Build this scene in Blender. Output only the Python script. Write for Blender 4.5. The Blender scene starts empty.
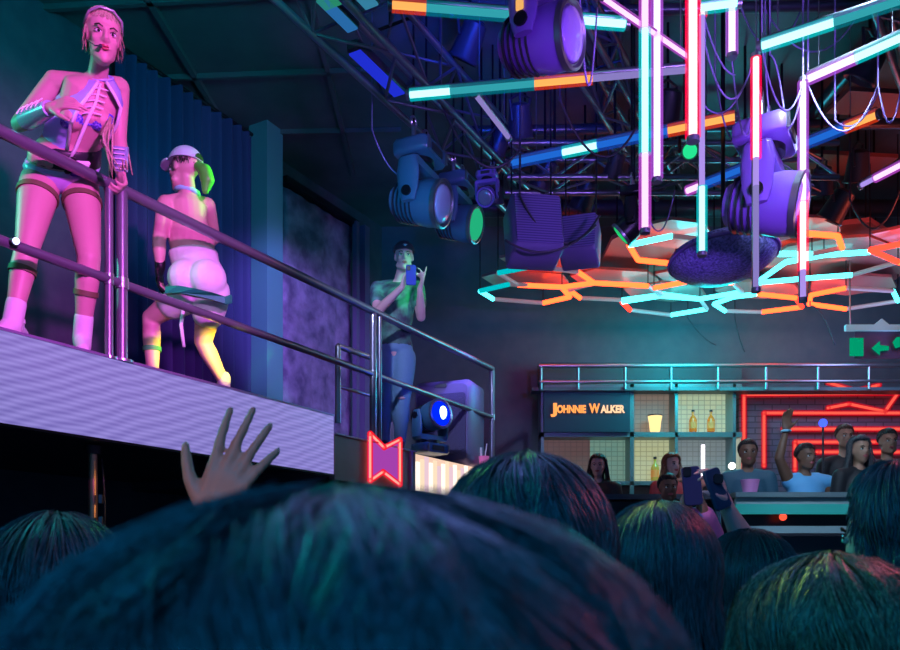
import bpy, math, random
import numpy as np
from mathutils import Vector as V, Matrix, Euler
random.seed(7); np.random.seed(7)
SC = bpy.context.scene; COL = SC.collection
F = 800.0; HZ = 560.0; EYE = 1.7; ST = EYE+1.088      # focal in px, horizon row, eye height, stage top

# ---------------------------------------------------------------- camera, world, lights, exposure
cd = bpy.data.cameras.new('camera'); cam = bpy.data.objects.new('camera', cd); COL.objects.link(cam)
cam.location = (0, 0, EYE); cam.rotation_euler = (math.pi/2, 0, 0)
cd.sensor_width = 36; cd.lens = F/900*36; cd.shift_y = (HZ-325)/900; cd.clip_start = 0.02
cd.dof.use_dof = True; cd.dof.focus_distance = 6.0; cd.dof.aperture_fstop = 8
SC.camera = cam
vs = SC.view_settings; vs.view_transform = 'Standard'; vs.look = 'None'; vs.gamma = 1; vs.exposure = 0.0; vs.use_curve_mapping = False
w = bpy.data.worlds.new('world'); SC.world = w; w.use_nodes = True
w.node_tree.nodes['Background'].inputs[0].default_value = (0.01, 0.07, 0.19, 1)
w.node_tree.nodes['Background'].inputs[1].default_value = 1.4
def P(px, py, d): return V(((px-450)/F*d, d, EYE+(HZ-py)/F*d))
def lamp(kind, name, loc, col, e, target=None, size=0.2, cone=40, blend=.6):
    l = bpy.data.lights.new(name, kind); l.color = col; l.energy = e
    o = bpy.data.objects.new(name, l); COL.objects.link(o); o.location = loc
    if kind == 'SPOT': l.spot_size = math.radians(cone); l.spot_blend = blend; l.shadow_soft_size = size
    elif kind == 'AREA': l.size = size
    else: l.shadow_soft_size = size
    if target is not None:
        o.rotation_euler = (V(target)-V(loc)).to_track_quat('-Z', 'Y').to_euler()
    return o
# club spots on the performers
lamp('SPOT', 'magenta_spot', (1.2, 0.4, 3.9), (1, .13, 1), 1350, (-1.85, 4.1, 3.65), .12, 32)
lamp('SPOT', 'white_spot', (0.9, 0.4, 5.2), (.6, .4, 1), 110, (-1.8, 4.1, 3.9), .12, 24)
lamp('SPOT', 'teal_rim_spot', (-4.0, 3.9, 4.4), (.05, 1, .62), 150, (-1.9, 4.2, 3.6), .15, 40)
lamp('SPOT', 'violet_spot', (-0.4, 2.0, 3.2), (.8, .42, 1), 170, (-1.65, 5.2, 3.55), .1, 22)
lamp('SPOT', 'cyan_spot', (-3.9, 5.6, 4.9), (.1, .9, 1), 480, (-1.75, 5.3, 3.7), .1, 30)
lamp('SPOT', 'yellow_spot', (0.5, 4.3, 2.9), (1, .95, .0), 1000, (-1.50, 5.25, 3.04), .04, 9, .4)
lamp('SPOT', 'green_spot', (0.6, 6.0, 4.9), (.12, 1, .05), 500, (-1.55, 5.12, 4.13), .05, 10, .4)
lamp('SPOT', 'green_spot', (1.2, 5.6, 4.9), (.08, 1, .35), 300, (-.35, 7.0, 4.15), .06, 12, .5)
lamp('SPOT', 'teal_spot', (-.9, 3.5, 4.6), (.5, .55, 1), 420, (-.42, 7.0, 3.6), .1, 24)
# unseen lamps added as coloured washes over stage wall, ceiling, crowd, bar
lamp('SPOT', 'wall_wash', (-.6, 4.4, 5.0), (.4, .26, 1), 1100, (-1.75, 9.3, 3.9), .2, 30)
lamp('SPOT', 'curtain_wash', (-.8, 4.6, 5.2), (.10, .2, 1), 60, (-3.0, 7.6, 3.9), .2, 48)
lamp('SPOT', 'ceiling_wash', (-.6, 3.2, 4.9), (0, .5, .62), 620, (-2.8, 5.9, 6.4), .4, 84, .8)
lamp('SPOT', 'blue_ceiling_wash', (.3, 5.0, 5.2), (.01, .05, 1), 200, (.5, 6.4, 6.1), .2, 80)
lamp('AREA', 'crowd_fill', (-1.9, 1.9, 3.2), (.0, .7, .72), 20, (-.1, .7, 1.7), .7)
lamp('SPOT', 'crowd_fill', (-.2, -1.2, 3.2), (.0, .27, .60), 190, (0.15, 1.1, 1.45), .5, 66)  # unseen fill added behind the camera to lift the dark crowd
lamp('SPOT', 'crowd_blue', (.4, 1.8, 3.4), (.2, .3, 1), 55, (.3, .8, 1.7), .3, 60)
lamp('SPOT', 'crowd_green', (-.6, 3.4, 2.9), (.1, 1, .25), 30, (.12, 1.3, 1.7), .1, 34)
lamp('SPOT', 'crowd_green', (.1, 2.6, 2.6), (.6, 1, .1), 40, (.44, 1.1, 1.6), .05, 16)
lamp('SPOT', 'crowd_red', (2.4, 2.6, 3.2), (1, .12, .2), 40, (.6, 1.2, 1.65), .1, 26)
lamp('SPOT', 'green_side_spot', (-.5, 2.8, 2.6), (.05, 1, .45), 40, (.78, 1.6, 1.66), .1, 12)
lamp('POINT', 'bar_wall_wash', (3.0, 9.2, 4.2), (0, .62, .72), 130, None, .4)
lamp('POINT', 'bar_wall_wash', (5.0, 9.0, 4.2), (.35, .35, .8), 45, None, .4)
lamp('SPOT', 'bar_people_spot', (2.2, 4.2, 4.8), (.55, .75, 1), 520, (2.7, 7.2, 2.3), .2, 50)
lamp('SPOT', 'violet_fixture_fill', (1.9, 2.4, 3.2), (.42, .18, 1), 440, (1.2, 5.2, 4.6), .2, 62)
lamp('SPOT', 'violet_fixture_fill', (.7, 1.6, 3.0), (.4, .12, 1), 190, (.5, 3.9, 4.15), .2, 17)  # unseen spot added to brighten the large violet moving head
lamp('SPOT', 'teal_fixture_spot', (-.6, 3.9, 3.3), (.0, .45, 1), 150, (-.3, 6.8, 4.6), .2, 28)

# ---------------------------------------------------------------- materials
MATS = {}
def mat(name, col, rough=.5, metal=0, emit=None, es=0, noise=None, bump=0, nscale=20, spec=.5, alpha=1, trans=0, coat=0):
    if name in MATS: return MATS[name]
    m = bpy.data.materials.new(name); m.use_nodes = True; nt = m.node_tree; b = nt.nodes['Principled BSDF']
    b.inputs['Base Color'].default_value = (*col, 1); b.inputs['Roughness'].default_value = rough
    b.inputs['Metallic'].default_value = metal; b.inputs['Specular IOR Level'].default_value = spec
    b.inputs['Alpha'].default_value = alpha; b.inputs['Transmission Weight'].default_value = trans
    b.inputs['Coat Weight'].default_value = coat
    if emit: b.inputs['Emission Color'].default_value = (*emit, 1); b.inputs['Emission Strength'].default_value = es
    if noise or bump:
        tc = nt.nodes.new('ShaderNodeTexCoord'); n = nt.nodes.new('ShaderNodeTexNoise')
        n.inputs['Scale'].default_value = nscale; n.inputs['Detail'].default_value = 5
        nt.links.new(tc.outputs['Object'], n.inputs['Vector'])
        if noise:
            r = nt.nodes.new('ShaderNodeValToRGB'); r.color_ramp.elements[0].position = .35; r.color_ramp.elements[1].position = .68
            r.color_ramp.elements[0].color = (*col, 1); r.color_ramp.elements[1].color = (*noise, 1)
            nt.links.new(n.outputs['Fac'], r.inputs['Fac']); nt.links.new(r.outputs['Color'], b.inputs['Base Color'])
        if bump:
            bp = nt.nodes.new('ShaderNodeBump'); bp.inputs['Strength'].default_value = bump; bp.inputs['Distance'].default_value = .02
            nt.links.new(n.outputs['Fac'], bp.inputs['Height']); nt.links.new(bp.outputs['Normal'], b.inputs['Normal'])
    MATS[name] = m; return m
def emis(name, col, s):
    if name in MATS: return MATS[name]
    m = bpy.data.materials.new(name); m.use_nodes = True; nt = m.node_tree; nt.nodes.clear()
    e = nt.nodes.new('ShaderNodeEmission'); o = nt.nodes.new('ShaderNodeOutputMaterial')
    e.inputs[0].default_value = (*col, 1); e.inputs[1].default_value = s; nt.links.new(e.outputs[0], o.inputs[0])
    MATS[name] = m; return m
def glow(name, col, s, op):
    """see-through emissive shell that stands in for the halo around a lit tube"""
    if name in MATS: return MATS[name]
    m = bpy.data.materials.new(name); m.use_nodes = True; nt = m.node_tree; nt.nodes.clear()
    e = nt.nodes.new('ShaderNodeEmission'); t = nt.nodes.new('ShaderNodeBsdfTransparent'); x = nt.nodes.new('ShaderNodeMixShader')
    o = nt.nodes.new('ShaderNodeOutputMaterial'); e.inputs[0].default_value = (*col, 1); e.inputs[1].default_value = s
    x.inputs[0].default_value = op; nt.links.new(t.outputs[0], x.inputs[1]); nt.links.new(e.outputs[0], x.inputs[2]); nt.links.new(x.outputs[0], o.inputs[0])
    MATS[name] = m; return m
def striped(name, c1, c2, scale, direction='X', emit=0, rot=(0, 0, 0), dist=0, rough=.6):
    m = bpy.data.materials.new(name); m.use_nodes = True; nt = m.node_tree; b = nt.nodes['Principled BSDF']
    tc = nt.nodes.new('ShaderNodeTexCoord'); mp = nt.nodes.new('ShaderNodeMapping'); wv = nt.nodes.new('ShaderNodeTexWave')
    wv.bands_direction = direction; wv.inputs['Scale'].default_value = scale; wv.inputs['Distortion'].default_value = dist; wv.inputs['Detail'].default_value = 1
    mp.inputs['Rotation'].default_value = rot
    r = nt.nodes.new('ShaderNodeValToRGB'); r.color_ramp.elements[0].color = (*c1, 1); r.color_ramp.elements[1].color = (*c2, 1)
    r.color_ramp.elements[0].position = .2; r.color_ramp.elements[1].position = .8
    nt.links.new(tc.outputs['Object'], mp.inputs[0]); nt.links.new(mp.outputs[0], wv.inputs[0]); nt.links.new(wv.outputs['Fac'], r.inputs[0])
    nt.links.new(r.outputs[0], b.inputs['Base Color']); b.inputs['Roughness'].default_value = rough
    if emit:
        nt.links.new(r.outputs[0], b.inputs['Emission Color']); b.inputs['Emission Strength'].default_value = emit
        b.inputs['Base Color'].default_value = (.02, .02, .03, 1); nt.links.remove(b.inputs['Base Color'].links[0])
    MATS[name] = m; return m
black = mat('black_metal', (.012, .013, .018), .35, .3)
darkp = mat('dark_plastic', (.03, .032, .045), .4)
grey = mat('grey_metal', (.25, .27, .3), .35, .8)
steel = mat('rail_steel', (.2, .2, .26), .33, .5, coat=.4)
alu = mat('aluminium', (.45, .48, .52), .3, .9)
fixt = mat('fixture_housing', (.16, .16, .2), .42, .1, bump=.1, nscale=8)
white = mat('white_fabric', (.8, .8, .82), .6, bump=.1, nscale=60)
skin = mat('light_skin', (.60, .34, .34), .48, noise=(.64, .38, .37), nscale=6)
skin2 = mat('tan_skin', (.42, .22, .15), .5, noise=(.46, .25, .17), nscale=6)
skin3 = mat('brown_skin', (.2, .1, .065), .5)
eyew = mat('eye_white', (.75, .75, .75), .2); pupil = mat('pupil', (.01, .01, .01), .2)
lip = mat('lips', (.45, .08, .1), .4); brow = mat('brow', (.05, .03, .02), .7)
glass = mat('clear_glass', (.8, .85, .85), .05, trans=.9)

# ---------------------------------------------------------------- mesh building
ORG = {}
class M:
    def __init__(s): s.v = []; s.f = []; s.m = []; s.cm = 0
    def add(s, vs, fs):
        b = len(s.v); s.v += [tuple(v) for v in vs]; s.f += [tuple(i+b for i in f) for f in fs]; s.m += [s.cm]*len(fs)
    def box(s, c, size, R=None, taper=1.0):
        c = V(c); R = R or Matrix.Identity(3); h = [a/2 for a in size]; vs = []
        for z in (-1, 1):
            k = taper if z > 0 else 1
            for x, y in ((-1, -1), (1, -1), (1, 1), (-1, 1)): vs.append(c+R@V((x*h[0]*k, y*h[1]*k, z*h[2])))
        s.add(vs, [(3, 2, 1, 0), (4, 5, 6, 7), (0, 1, 5, 4), (1, 2, 6, 5), (2, 3, 7, 6), (3, 0, 4, 7)]); return s
    def bbox(s, c, size, R=None, b=.012):
        """box with bevelled long edges (rounded outline in local XZ)"""
        c = V(c); R = R or Matrix.Identity(3); hx, hy, hz = [a/2 for a in size]; b = min(b, hx*.9, hz*.9)
        def out(k, y):
            r = []
            for (sx, sz, a0) in ((1, 1, 0), (-1, 1, 90), (-1, -1, 180), (1, -1, 270)):
                for t in (0, 30, 60, 90):
                    a = math.radians(a0+t); r.append(c+R@V(((sx*(hx-b)+b*math.cos(a))*k, y, (sz*(hz-b)+b*math.sin(a))*k)))
            return r
        e = min(b, hy*.5); kk = 1-e*.8/max(hx, hz)
        s.loft_rings([out(kk, -hy), out(1, -hy+e), out(1, hy-e), out(kk, hy)]); return s
    def loft_rings(s, rings, cap=True, closed=True):
        n = len(rings[0]); vs = [p for r in rings for p in r]; fs = []
        for i in range(len(rings)-1):
            for j in range(n if closed else n-1):
                k = (j+1) % n; fs.append((i*n+j, i*n+k, (i+1)*n+k, (i+1)*n+j))
        if cap: fs.append(tuple(reversed(range(n)))); fs.append(tuple(range((len(rings)-1)*n, len(rings)*n)))
        s.add(vs, fs); return s
    def cyl(s, a, b, r0, r1=None, n=12):
        a = V(a); b = V(b); r1 = r0 if r1 is None else r1; z = (b-a).normalized()
        x = z.orthogonal().normalized(); y = z.cross(x)
        s.loft_rings([[p+(x*math.cos(t)+y*math.sin(t))*r for t in [2*math.pi*i/n for i in range(n)]] for p, r in ((a, r0), (b, r1))]); return s
    def tube(s, pts, r, n=6):
        pts = [V(p) for p in pts]; x = None; rings = []
        for i, p in enumerate(pts):
            z = (pts[min(i+1, len(pts)-1)]-pts[max(i-1, 0)]).normalized()
            x = z.orthogonal().normalized() if x is None else (x-z*x.dot(z)).normalized()
            y = z.cross(x); rr = r[i] if isinstance(r, (list, tuple)) else r
            rings.append([p+(x*math.cos(t)+y*math.sin(t))*rr for t in [2*math.pi*k/n for k in range(n)]])
        s.loft_rings(rings); return s
    def ball(s, c, r, R=None, nu=14, nv=9, zmin=-1):
        c = V(c); R = R or Matrix.Identity(3); r = (r, r, r) if not hasattr(r, '__len__') else r; rings = []
        for i in range(nv+1):
            a = -math.pi/2+math.pi*i/nv; z = max(math.sin(a), zmin); q = max(math.cos(math.asin(max(-1, min(1, z)))), .02)
            if i < nv and -math.pi/2+math.pi*(i+1)/nv < math.asin(zmin): continue
            rings.append([c+R@V((r[0]*q*math.cos(t), r[1]*q*math.sin(t), r[2]*z)) for t in [2*math.pi*k/nu for k in range(nu)]])
        s.loft_rings(rings); return s
    def chain(s, pr, n=12):
        """tapered limb: list of (point, radius), rounded ends"""
        pts = [V(p) for p, r in pr]; rs = [r for p, r in pr]
        for p, r in pr: s.ball(p, r, nu=n, nv=8)
        for i in range(len(pts)-1):
            if (pts[i+1]-pts[i]).length > 1e-4: s.cyl(pts[i], pts[i+1], rs[i], rs[i+1], n)
        return s
    def ring(s, c, R, r, t, n=24, k=6):
        c = V(c); rings = []
        for i in range(n+1):
            a = 2*math.pi*i/n; d = V((math.cos(a), math.sin(a), 0))
            rings.append([c+R@(d*(r+t*math.cos(q))+V((0, 0, t*math.sin(q)))) for q in [2*math.pi*j/k for j in range(k)]])
        s.loft_rings(rings, cap=False); return s
    def prism(s, pts, ext):
        """flat outline (list of points) extruded along ext"""
        n = len(pts); a = [V(p) for p in pts]; b = [p+V(ext) for p in a]
        s.add(a+b, [tuple(range(n)), tuple(reversed(range(n, 2*n)))]+[(i, n+i, n+(i+1) % n, (i+1) % n) for i in range(n)]); return s
    def build(s, name, mats, parent=None, smooth=None):
        org = ORG.get(parent, V((0, 0, 0))) if parent else None
        if org is None:
            a = np.array(s.v); org = V((*((a.min(0)+a.max(0))/2)[:2], a.min(0)[2]))
        me = bpy.data.meshes.new(name); me.from_pydata([(v[0]-org[0], v[1]-org[1], v[2]-org[2]) for v in s.v], [], s.f)
        for m in (mats if isinstance(mats, (list, tuple)) else [mats]): me.materials.append(m)
        me.polygons.foreach_set('material_index', s.m); me.update()
        o = bpy.data.objects.new(name, me); COL.objects.link(o)
        if parent: o.parent = parent
        else: o.location = org
        ORG[o] = org.copy()
        if smooth is not None:
            me.polygons.foreach_set('use_smooth', [True]*len(me.polygons))
            if smooth < 180: me.set_sharp_from_angle(angle=math.radians(smooth))
        return o
def tag(o, label, cat, group=None, kind=None):
    o['label'] = label; o['category'] = cat
    if group: o['group'] = group
    if kind: o['kind'] = kind
    return o
def struct(o): o['kind'] = 'structure'; return o
def thing(name, loc, label, cat, group=None):
    o = bpy.data.objects.new(name, None); COL.objects.link(o); o.location = loc; o.empty_display_size = .05
    ORG[o] = V(loc); return tag(o, label, cat, group)
def organic(m, name, mt, parent, voxel=.01, smooth=3, extra=None, extra_mats=()):
    """fuse overlapping volumes into one continuous surface; extra detail (eyes, lips) joins the same mesh"""
    me = bpy.data.meshes.new('t'); me.from_pydata(m.v, [], m.f); o = bpy.data.objects.new('t', me); COL.objects.link(o)
    r = o.modifiers.new('r', 'REMESH'); r.mode = 'VOXEL'; r.voxel_size = voxel
    if smooth: sm = o.modifiers.new('s', 'SMOOTH'); sm.factor = .5; sm.iterations = smooth
    dg = bpy.context.evaluated_depsgraph_get(); ev = o.evaluated_get(dg); e = ev.to_mesh()
    nv = len(e.vertices); a = np.empty(nv*3); e.vertices.foreach_get('co', a); a = a.reshape(-1, 3)
    out = M(); out.v = [tuple(x) for x in a]; out.f = [tuple(p.vertices) for p in e.polygons]; out.m = [0]*len(out.f)
    ev.to_mesh_clear(); bpy.data.objects.remove(o); bpy.data.meshes.remove(me)
    if extra:
        for i, ex in enumerate(extra):
            out.cm = i+1; out.add(ex.v, ex.f)
    return out.build(name, [mt, *extra_mats], parent, smooth=180)
def bez(a, b, sag, n=10, side=V((0, 0, 0))):
    a = V(a); b = V(b)
    return [a.lerp(b, t)+V((0, 0, -sag*4*t*(1-t)))+side*(4*t*(1-t)) for t in [i/n for i in range(n+1)]]
def frame(fwd, up=V((0, 0, 1))):
    """matrix with local Y = fwd, Z ~ up, X = right"""
    y = V(fwd).normalized(); x = y.cross(V(up)).normalized(); z = x.cross(y)
    return Matrix((x, y, z)).transposed()

# ---------------------------------------------------------------- people
def hand(m, wr, d, n, thumb, curl=(.3, .3, .3, .3), spread=.12, s=1.0, tcurl=.3, tout=.8, fl=1.0):
    """wr wrist, d towards fingers, n palm normal, thumb +1/-1 side along d x n"""
    d = V(d).normalized(); n = (V(n)-d*V(n).dot(d)).normalized(); t = d.cross(n)*thumb
    m.chain([(wr, .024*s), (wr+d*.025*s, .022*s)], 10)
    L = [.078, .086, .08, .062]; tips = []
    for i in range(4):
        off = (.030-.0205*i)*s; base = wr+d*(.088-.004*abs(i-1.2))*s+t*off
        m.chain([(wr+d*.015*s+t*off*.6, .014*s), (base, .0115*s)], 8)
        if i < 3: m.chain([(wr+d*.03*s+t*(off-.01*s), .013*s), (base-t*.01*s-d*.01*s, .011*s)], 8)
        a = curl[i]; p = base; dirv = (d+t*spread*(1.3-i)).normalized(); ch = [(p, .0105*s)]; ang = 0
        for k, q in enumerate((.45, .31, .24)):
            ang += a*(1.0, 1.1, .8)[k]; dd = dirv*math.cos(ang)+n*math.sin(ang)
            p = p+dd*L[i]*q*s*fl; ch.append((p, (.0095, .0085, .0072)[k]*s))
        m.chain(ch, 8); tips.append(p)
    b = wr+d*.022*s+t*.024*s; td = (d*(1-tout*.5)+t*tout+n*tcurl*.5).normalized(); p1 = b+td*.042*s
    td2 = (td+d*.4+n*tcurl).normalized(); p2 = p1+td2*.032*s; td3 = (td2+n*tcurl*.6+d*.2).normalized(); p3 = p2+td3*.026*s
    m.chain([(b, .015*s), (p1, .0125*s), (p2, .0105*s), (p3, .0085*s)], 8)
    return tips
def head(m, c, R, s=1.0, male=False):
    f = lambda x, y, z: c+R@V((x*s, y*s, z*s))
    m.ball(f(0, -.015, .03), (.076*s, .096*s, .09*s), R, 18, 12)
    m.ball(f(0, .02, -.03), (.061*s, .07*s, .092*s), R, 16, 12)
    jw = .05 if male else .034
    m.chain([(f(-jw, .02, -.075), .022*s), (f(0, .062, -.1), .022*s), (f(jw, .02, -.075), .022*s)], 10)
    m.ball(f(0, .068, -.1), (.019 if male else .015)*s)
    m.chain([(f(-.03, .078, .022), .011*s), (f(0, .086, .02), .011*s), (f(.03, .078, .022), .011*s)], 8)
    m.chain([(f(0, .088, .012), .008*s), (f(0, .103, -.022), .0125*s), (f(0, .094, -.032), .012*s)], 8)
    m.ball(f(-.012, .09, -.03), .009*s); m.ball(f(.012, .09, -.03), .009*s)
    for q in (-1, 1):
        m.ball(f(q*.036, .056, -.025), (.022*s, .022*s, .02*s)); m.ball(f(q*.074, -.005, -.005), (.009*s, .02*s, .032*s), R)
    m.chain([(f(-.02, .08, -.06), .009*s), (f(.02, .08, -.06), .009*s)], 8)
    ew, pu, lp, br = M(), M(), M(), M()
    for q in (-1, 1):
        ew.ball(f(q*.031, .0775, .0), (.0145*s, .008*s, .0075*s), R); pu.ball(f(q*.030, .0842, .0), (.0062*s, .004*s, .0065*s), R)
        br.tube([f(q*.014, .0915, .018), f(q*.03, .092, .026), f(q*.048, .076, .021)], .003*s, 6)
        pu.tube([f(q*.017, .084, .003), f(q*.031, .088, .0095), f(q*.046, .075, .003)], .0022*s, 5)
    lp.tube([f(-.024, .079, -.059), f(-.008, .09, -.054), f(0, .09, -.056), f(.008, .09, -.054), f(.024, .079, -.059)], [.002*s, .0055*s, .005*s, .0055*s, .002*s], 6)
    lp.tube([f(-.022, .08, -.062), f(0, .09, -.067), f(.022, .08, -.062)], [.002*s, .0068*s, .002*s], 6)
    return [ew, pu, lp, br]
def torso(m, J, g=0.0, lo=-.09, hi=1.0, w=1.0, male=False):
    sh = (J['shR']-J['shL']).normalized(); hp = (J['hipR']-J['hipL']).normalized()
    pl, wa, chs, nk = J['pelvis'], J['waist'], J['chest'], J['neck']
    sw = (J['shR']-J['shL']).length/2; hw = (J['hipR']-J['hipL']).length/2
    up0 = (wa-pl).normalized(); S = []
    def sec(c, rx, ry, t, up):
        s = hp.lerp(sh, t); s = (s-up*s.dot(up)).normalized(); f = up.cross(s)
        S.append([c+s*math.cos(a)*(rx*w+g)+f*math.sin(a)*(ry*w+g) for a in [2*math.pi*k/20 for k in range(20)]])
    up1 = (nk-wa).normalized()
    if lo < 0: sec(pl+up0*lo, hw*.75, .07, 0, up0); sec(pl+up0*lo*.4, hw+.055, .1, 0, up0)
    if lo < .1: sec(pl+up0*.02, hw+.07, .108, 0, up0)
    sec(pl.lerp(wa, .5), (hw+.045) if not male else hw+.05, .098, .3, up0)
    sec(wa, .118 if not male else .135, .088, .5, up1)
    if hi > .3: sec(wa.lerp(chs, .5), .13 if not male else .15, .1, .75, up1)
    if hi > .5: sec(chs, sw*.82, .112, 1, up1)
    if hi > .8:
        sec(chs.lerp(nk, .6), sw*.86, .09, 1, up1); sec(nk-up1*.015, sw*.45, .062, 1, up1); 
        if g == 0: sec(nk+up1*.02, .05, .05, 1, up1)
    m.loft_rings(S)
    if hi > .8:
        for k in 'LR': m.chain([(nk.lerp(J['sh'+k], .35)-up1*.012, .045*w+g), (J['sh'+k], .052*w+g)], 12)
    return up0, up1
ARM = ((0, .05), (.3, .047), (.7, .041), (1, .037)); FA = ((0, .037), (.3, .039), (.7, .03), (1, .024))
TH = ((0, .092), (.25, .09), (.6, .074), (1, .056)); CA = ((0, .055), (.3, .058), (.65, .044), (1, .036))
def limb(m, a, b, prof, g=0, t0=0, t1=1, w=1.0):
    xs = [p[0] for p in prof]; ys = [p[1] for p in prof]; n = 7
    m.chain([(a.lerp(b, t), float(np.interp(t, xs, ys))*w+g) for t in [t0+(t1-t0)*i/n for i in range(n+1)]], 24)
def body(root, J, mt, voxel=.01, w=1.0, male=False, hands={}, hs=1.0, shoes=False, legs=True, sole=True):
    m = M(); torso(m, J, w=w, male=male); up1 = (J['neck']-J['waist']).normalized()
    R = frame(J['face'], J.get('hup', V((0, 0, 1))))
    nw = w if male else w*.88
    m.chain([(J['neck']-up1*.02, .054*nw), (J['head']+R@V((0, -.025, -.05))*hs, .048*nw)], 14)
    ex = head(m, J['head'], R, hs, male)
    for k in 'LR':
        limb(m, J['sh'+k], J['el'+k], ARM, w=w*(1.12 if male else 1)); limb(m, J['el'+k], J['wr'+k], FA, w=w*(1.08 if male else 1))
        h = hands.get(k, {}); d = h.get('d', (J['wr'+k]-J['el'+k])); q = V(h.get('n', (0, 0, 0)))
        if q.length == 0: q = (J['pelvis']-J['wr'+k])
        hand(m, J['wr'+k], d, q, h.get('t', 1), h.get('curl', (.35, .35, .4, .45)), h.get('spread', .08), h.get('s', hs), h.get('tcurl', .3), h.get('tout', .7), h.get('fl', 1.08))
        if legs:
            limb(m, J['hip'+k], J['kn'+k], TH, w=w); limb(m, J['kn'+k], J['an'+k], CA, w=w)
            f = (J['toe'+k]-J['an'+k]); m.chain([(J['an'+k], .037), (J['an'+k]+f*.5+V((0, 0, -.01)), .034), (J['toe'+k], .026)], 12)
            m.ball(J['an'+k]-f.normalized()*.02+V((0, 0, -.04)), .032)
    if J.get('bust'):
        s = (J['shR']-J['shL']).normalized(); f = up1.cross(s)
        for q in (-1, 1): m.ball(J['chest']+s*.072*q+f*.085-up1*.02, (.058, .058, .056))
    if J.get('glute'):
        s = (J['hipR']-J['hipL']).normalized(); u = (J['waist']-J['pelvis']).normalized(); f = u.cross(s)
        for q in (-1, 1): m.ball(J['pelvis']+s*.07*q-f*.06-u*.03, .095)
    return organic(m, 'body', mt, root, voxel, 6, ex, (eyew, pupil, lip, brow)), R
def garment(root, name, J, mt, parts, g=.014, voxel=.012, w=1.0, male=False, lo=.05, hi=1.0, sleeve=.55, leg=.6, extra=None):
    m = M()
    if 'torso' in parts: torso(m, J, g, lo=lo, hi=hi, w=w, male=male)
    for k in 'LR':
        if 'sleeve' in parts:
            limb(m, J['sh'+k], J['el'+k], ARM, g, 0, min(1, sleeve*1), w*(1.1 if male else 1))
            if sleeve > 1: limb(m, J['el'+k], J['wr'+k], FA, g, 0, sleeve-1, w)
        if 'leg' in parts:
            limb(m, J['hip'+k], J['kn'+k], TH, g, 0, min(1, leg), w)
            if leg > 1: limb(m, J['kn'+k], J['an'+k], CA, g, 0, leg-1, w)
    if extra: extra(m)
    return organic(m, name, mt, root, voxel, 4)
def hairmat(name, c, c2=None, rough=.38):
    if name in MATS: return MATS[name]
    m = mat(name, c, rough, spec=.6); nt = m.node_tree; b = nt.nodes['Principled BSDF']
    tc = nt.nodes.new('ShaderNodeTexCoord'); n = nt.nodes.new('ShaderNodeTexNoise'); r = nt.nodes.new('ShaderNodeValToRGB')
    mp = nt.nodes.new('ShaderNodeMapping'); mp.inputs['Scale'].default_value = (60, 60, 8)
    r.color_ramp.elements[0].color = (*c, 1); r.color_ramp.elements[1].color = (*(c2 or [x*2.2 for x in c]), 1)
    r.color_ramp.elements[0].position = .4; r.color_ramp.elements[1].position = .65
    nt.links.new(tc.outputs['Object'], mp.inputs[0]); nt.links.new(mp.outputs[0], n.inputs[0]); nt.links.new(n.outputs[0], r.inputs[0]); nt.links.new(r.outputs[0], b.inputs['Base Color'])
    return m
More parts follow.
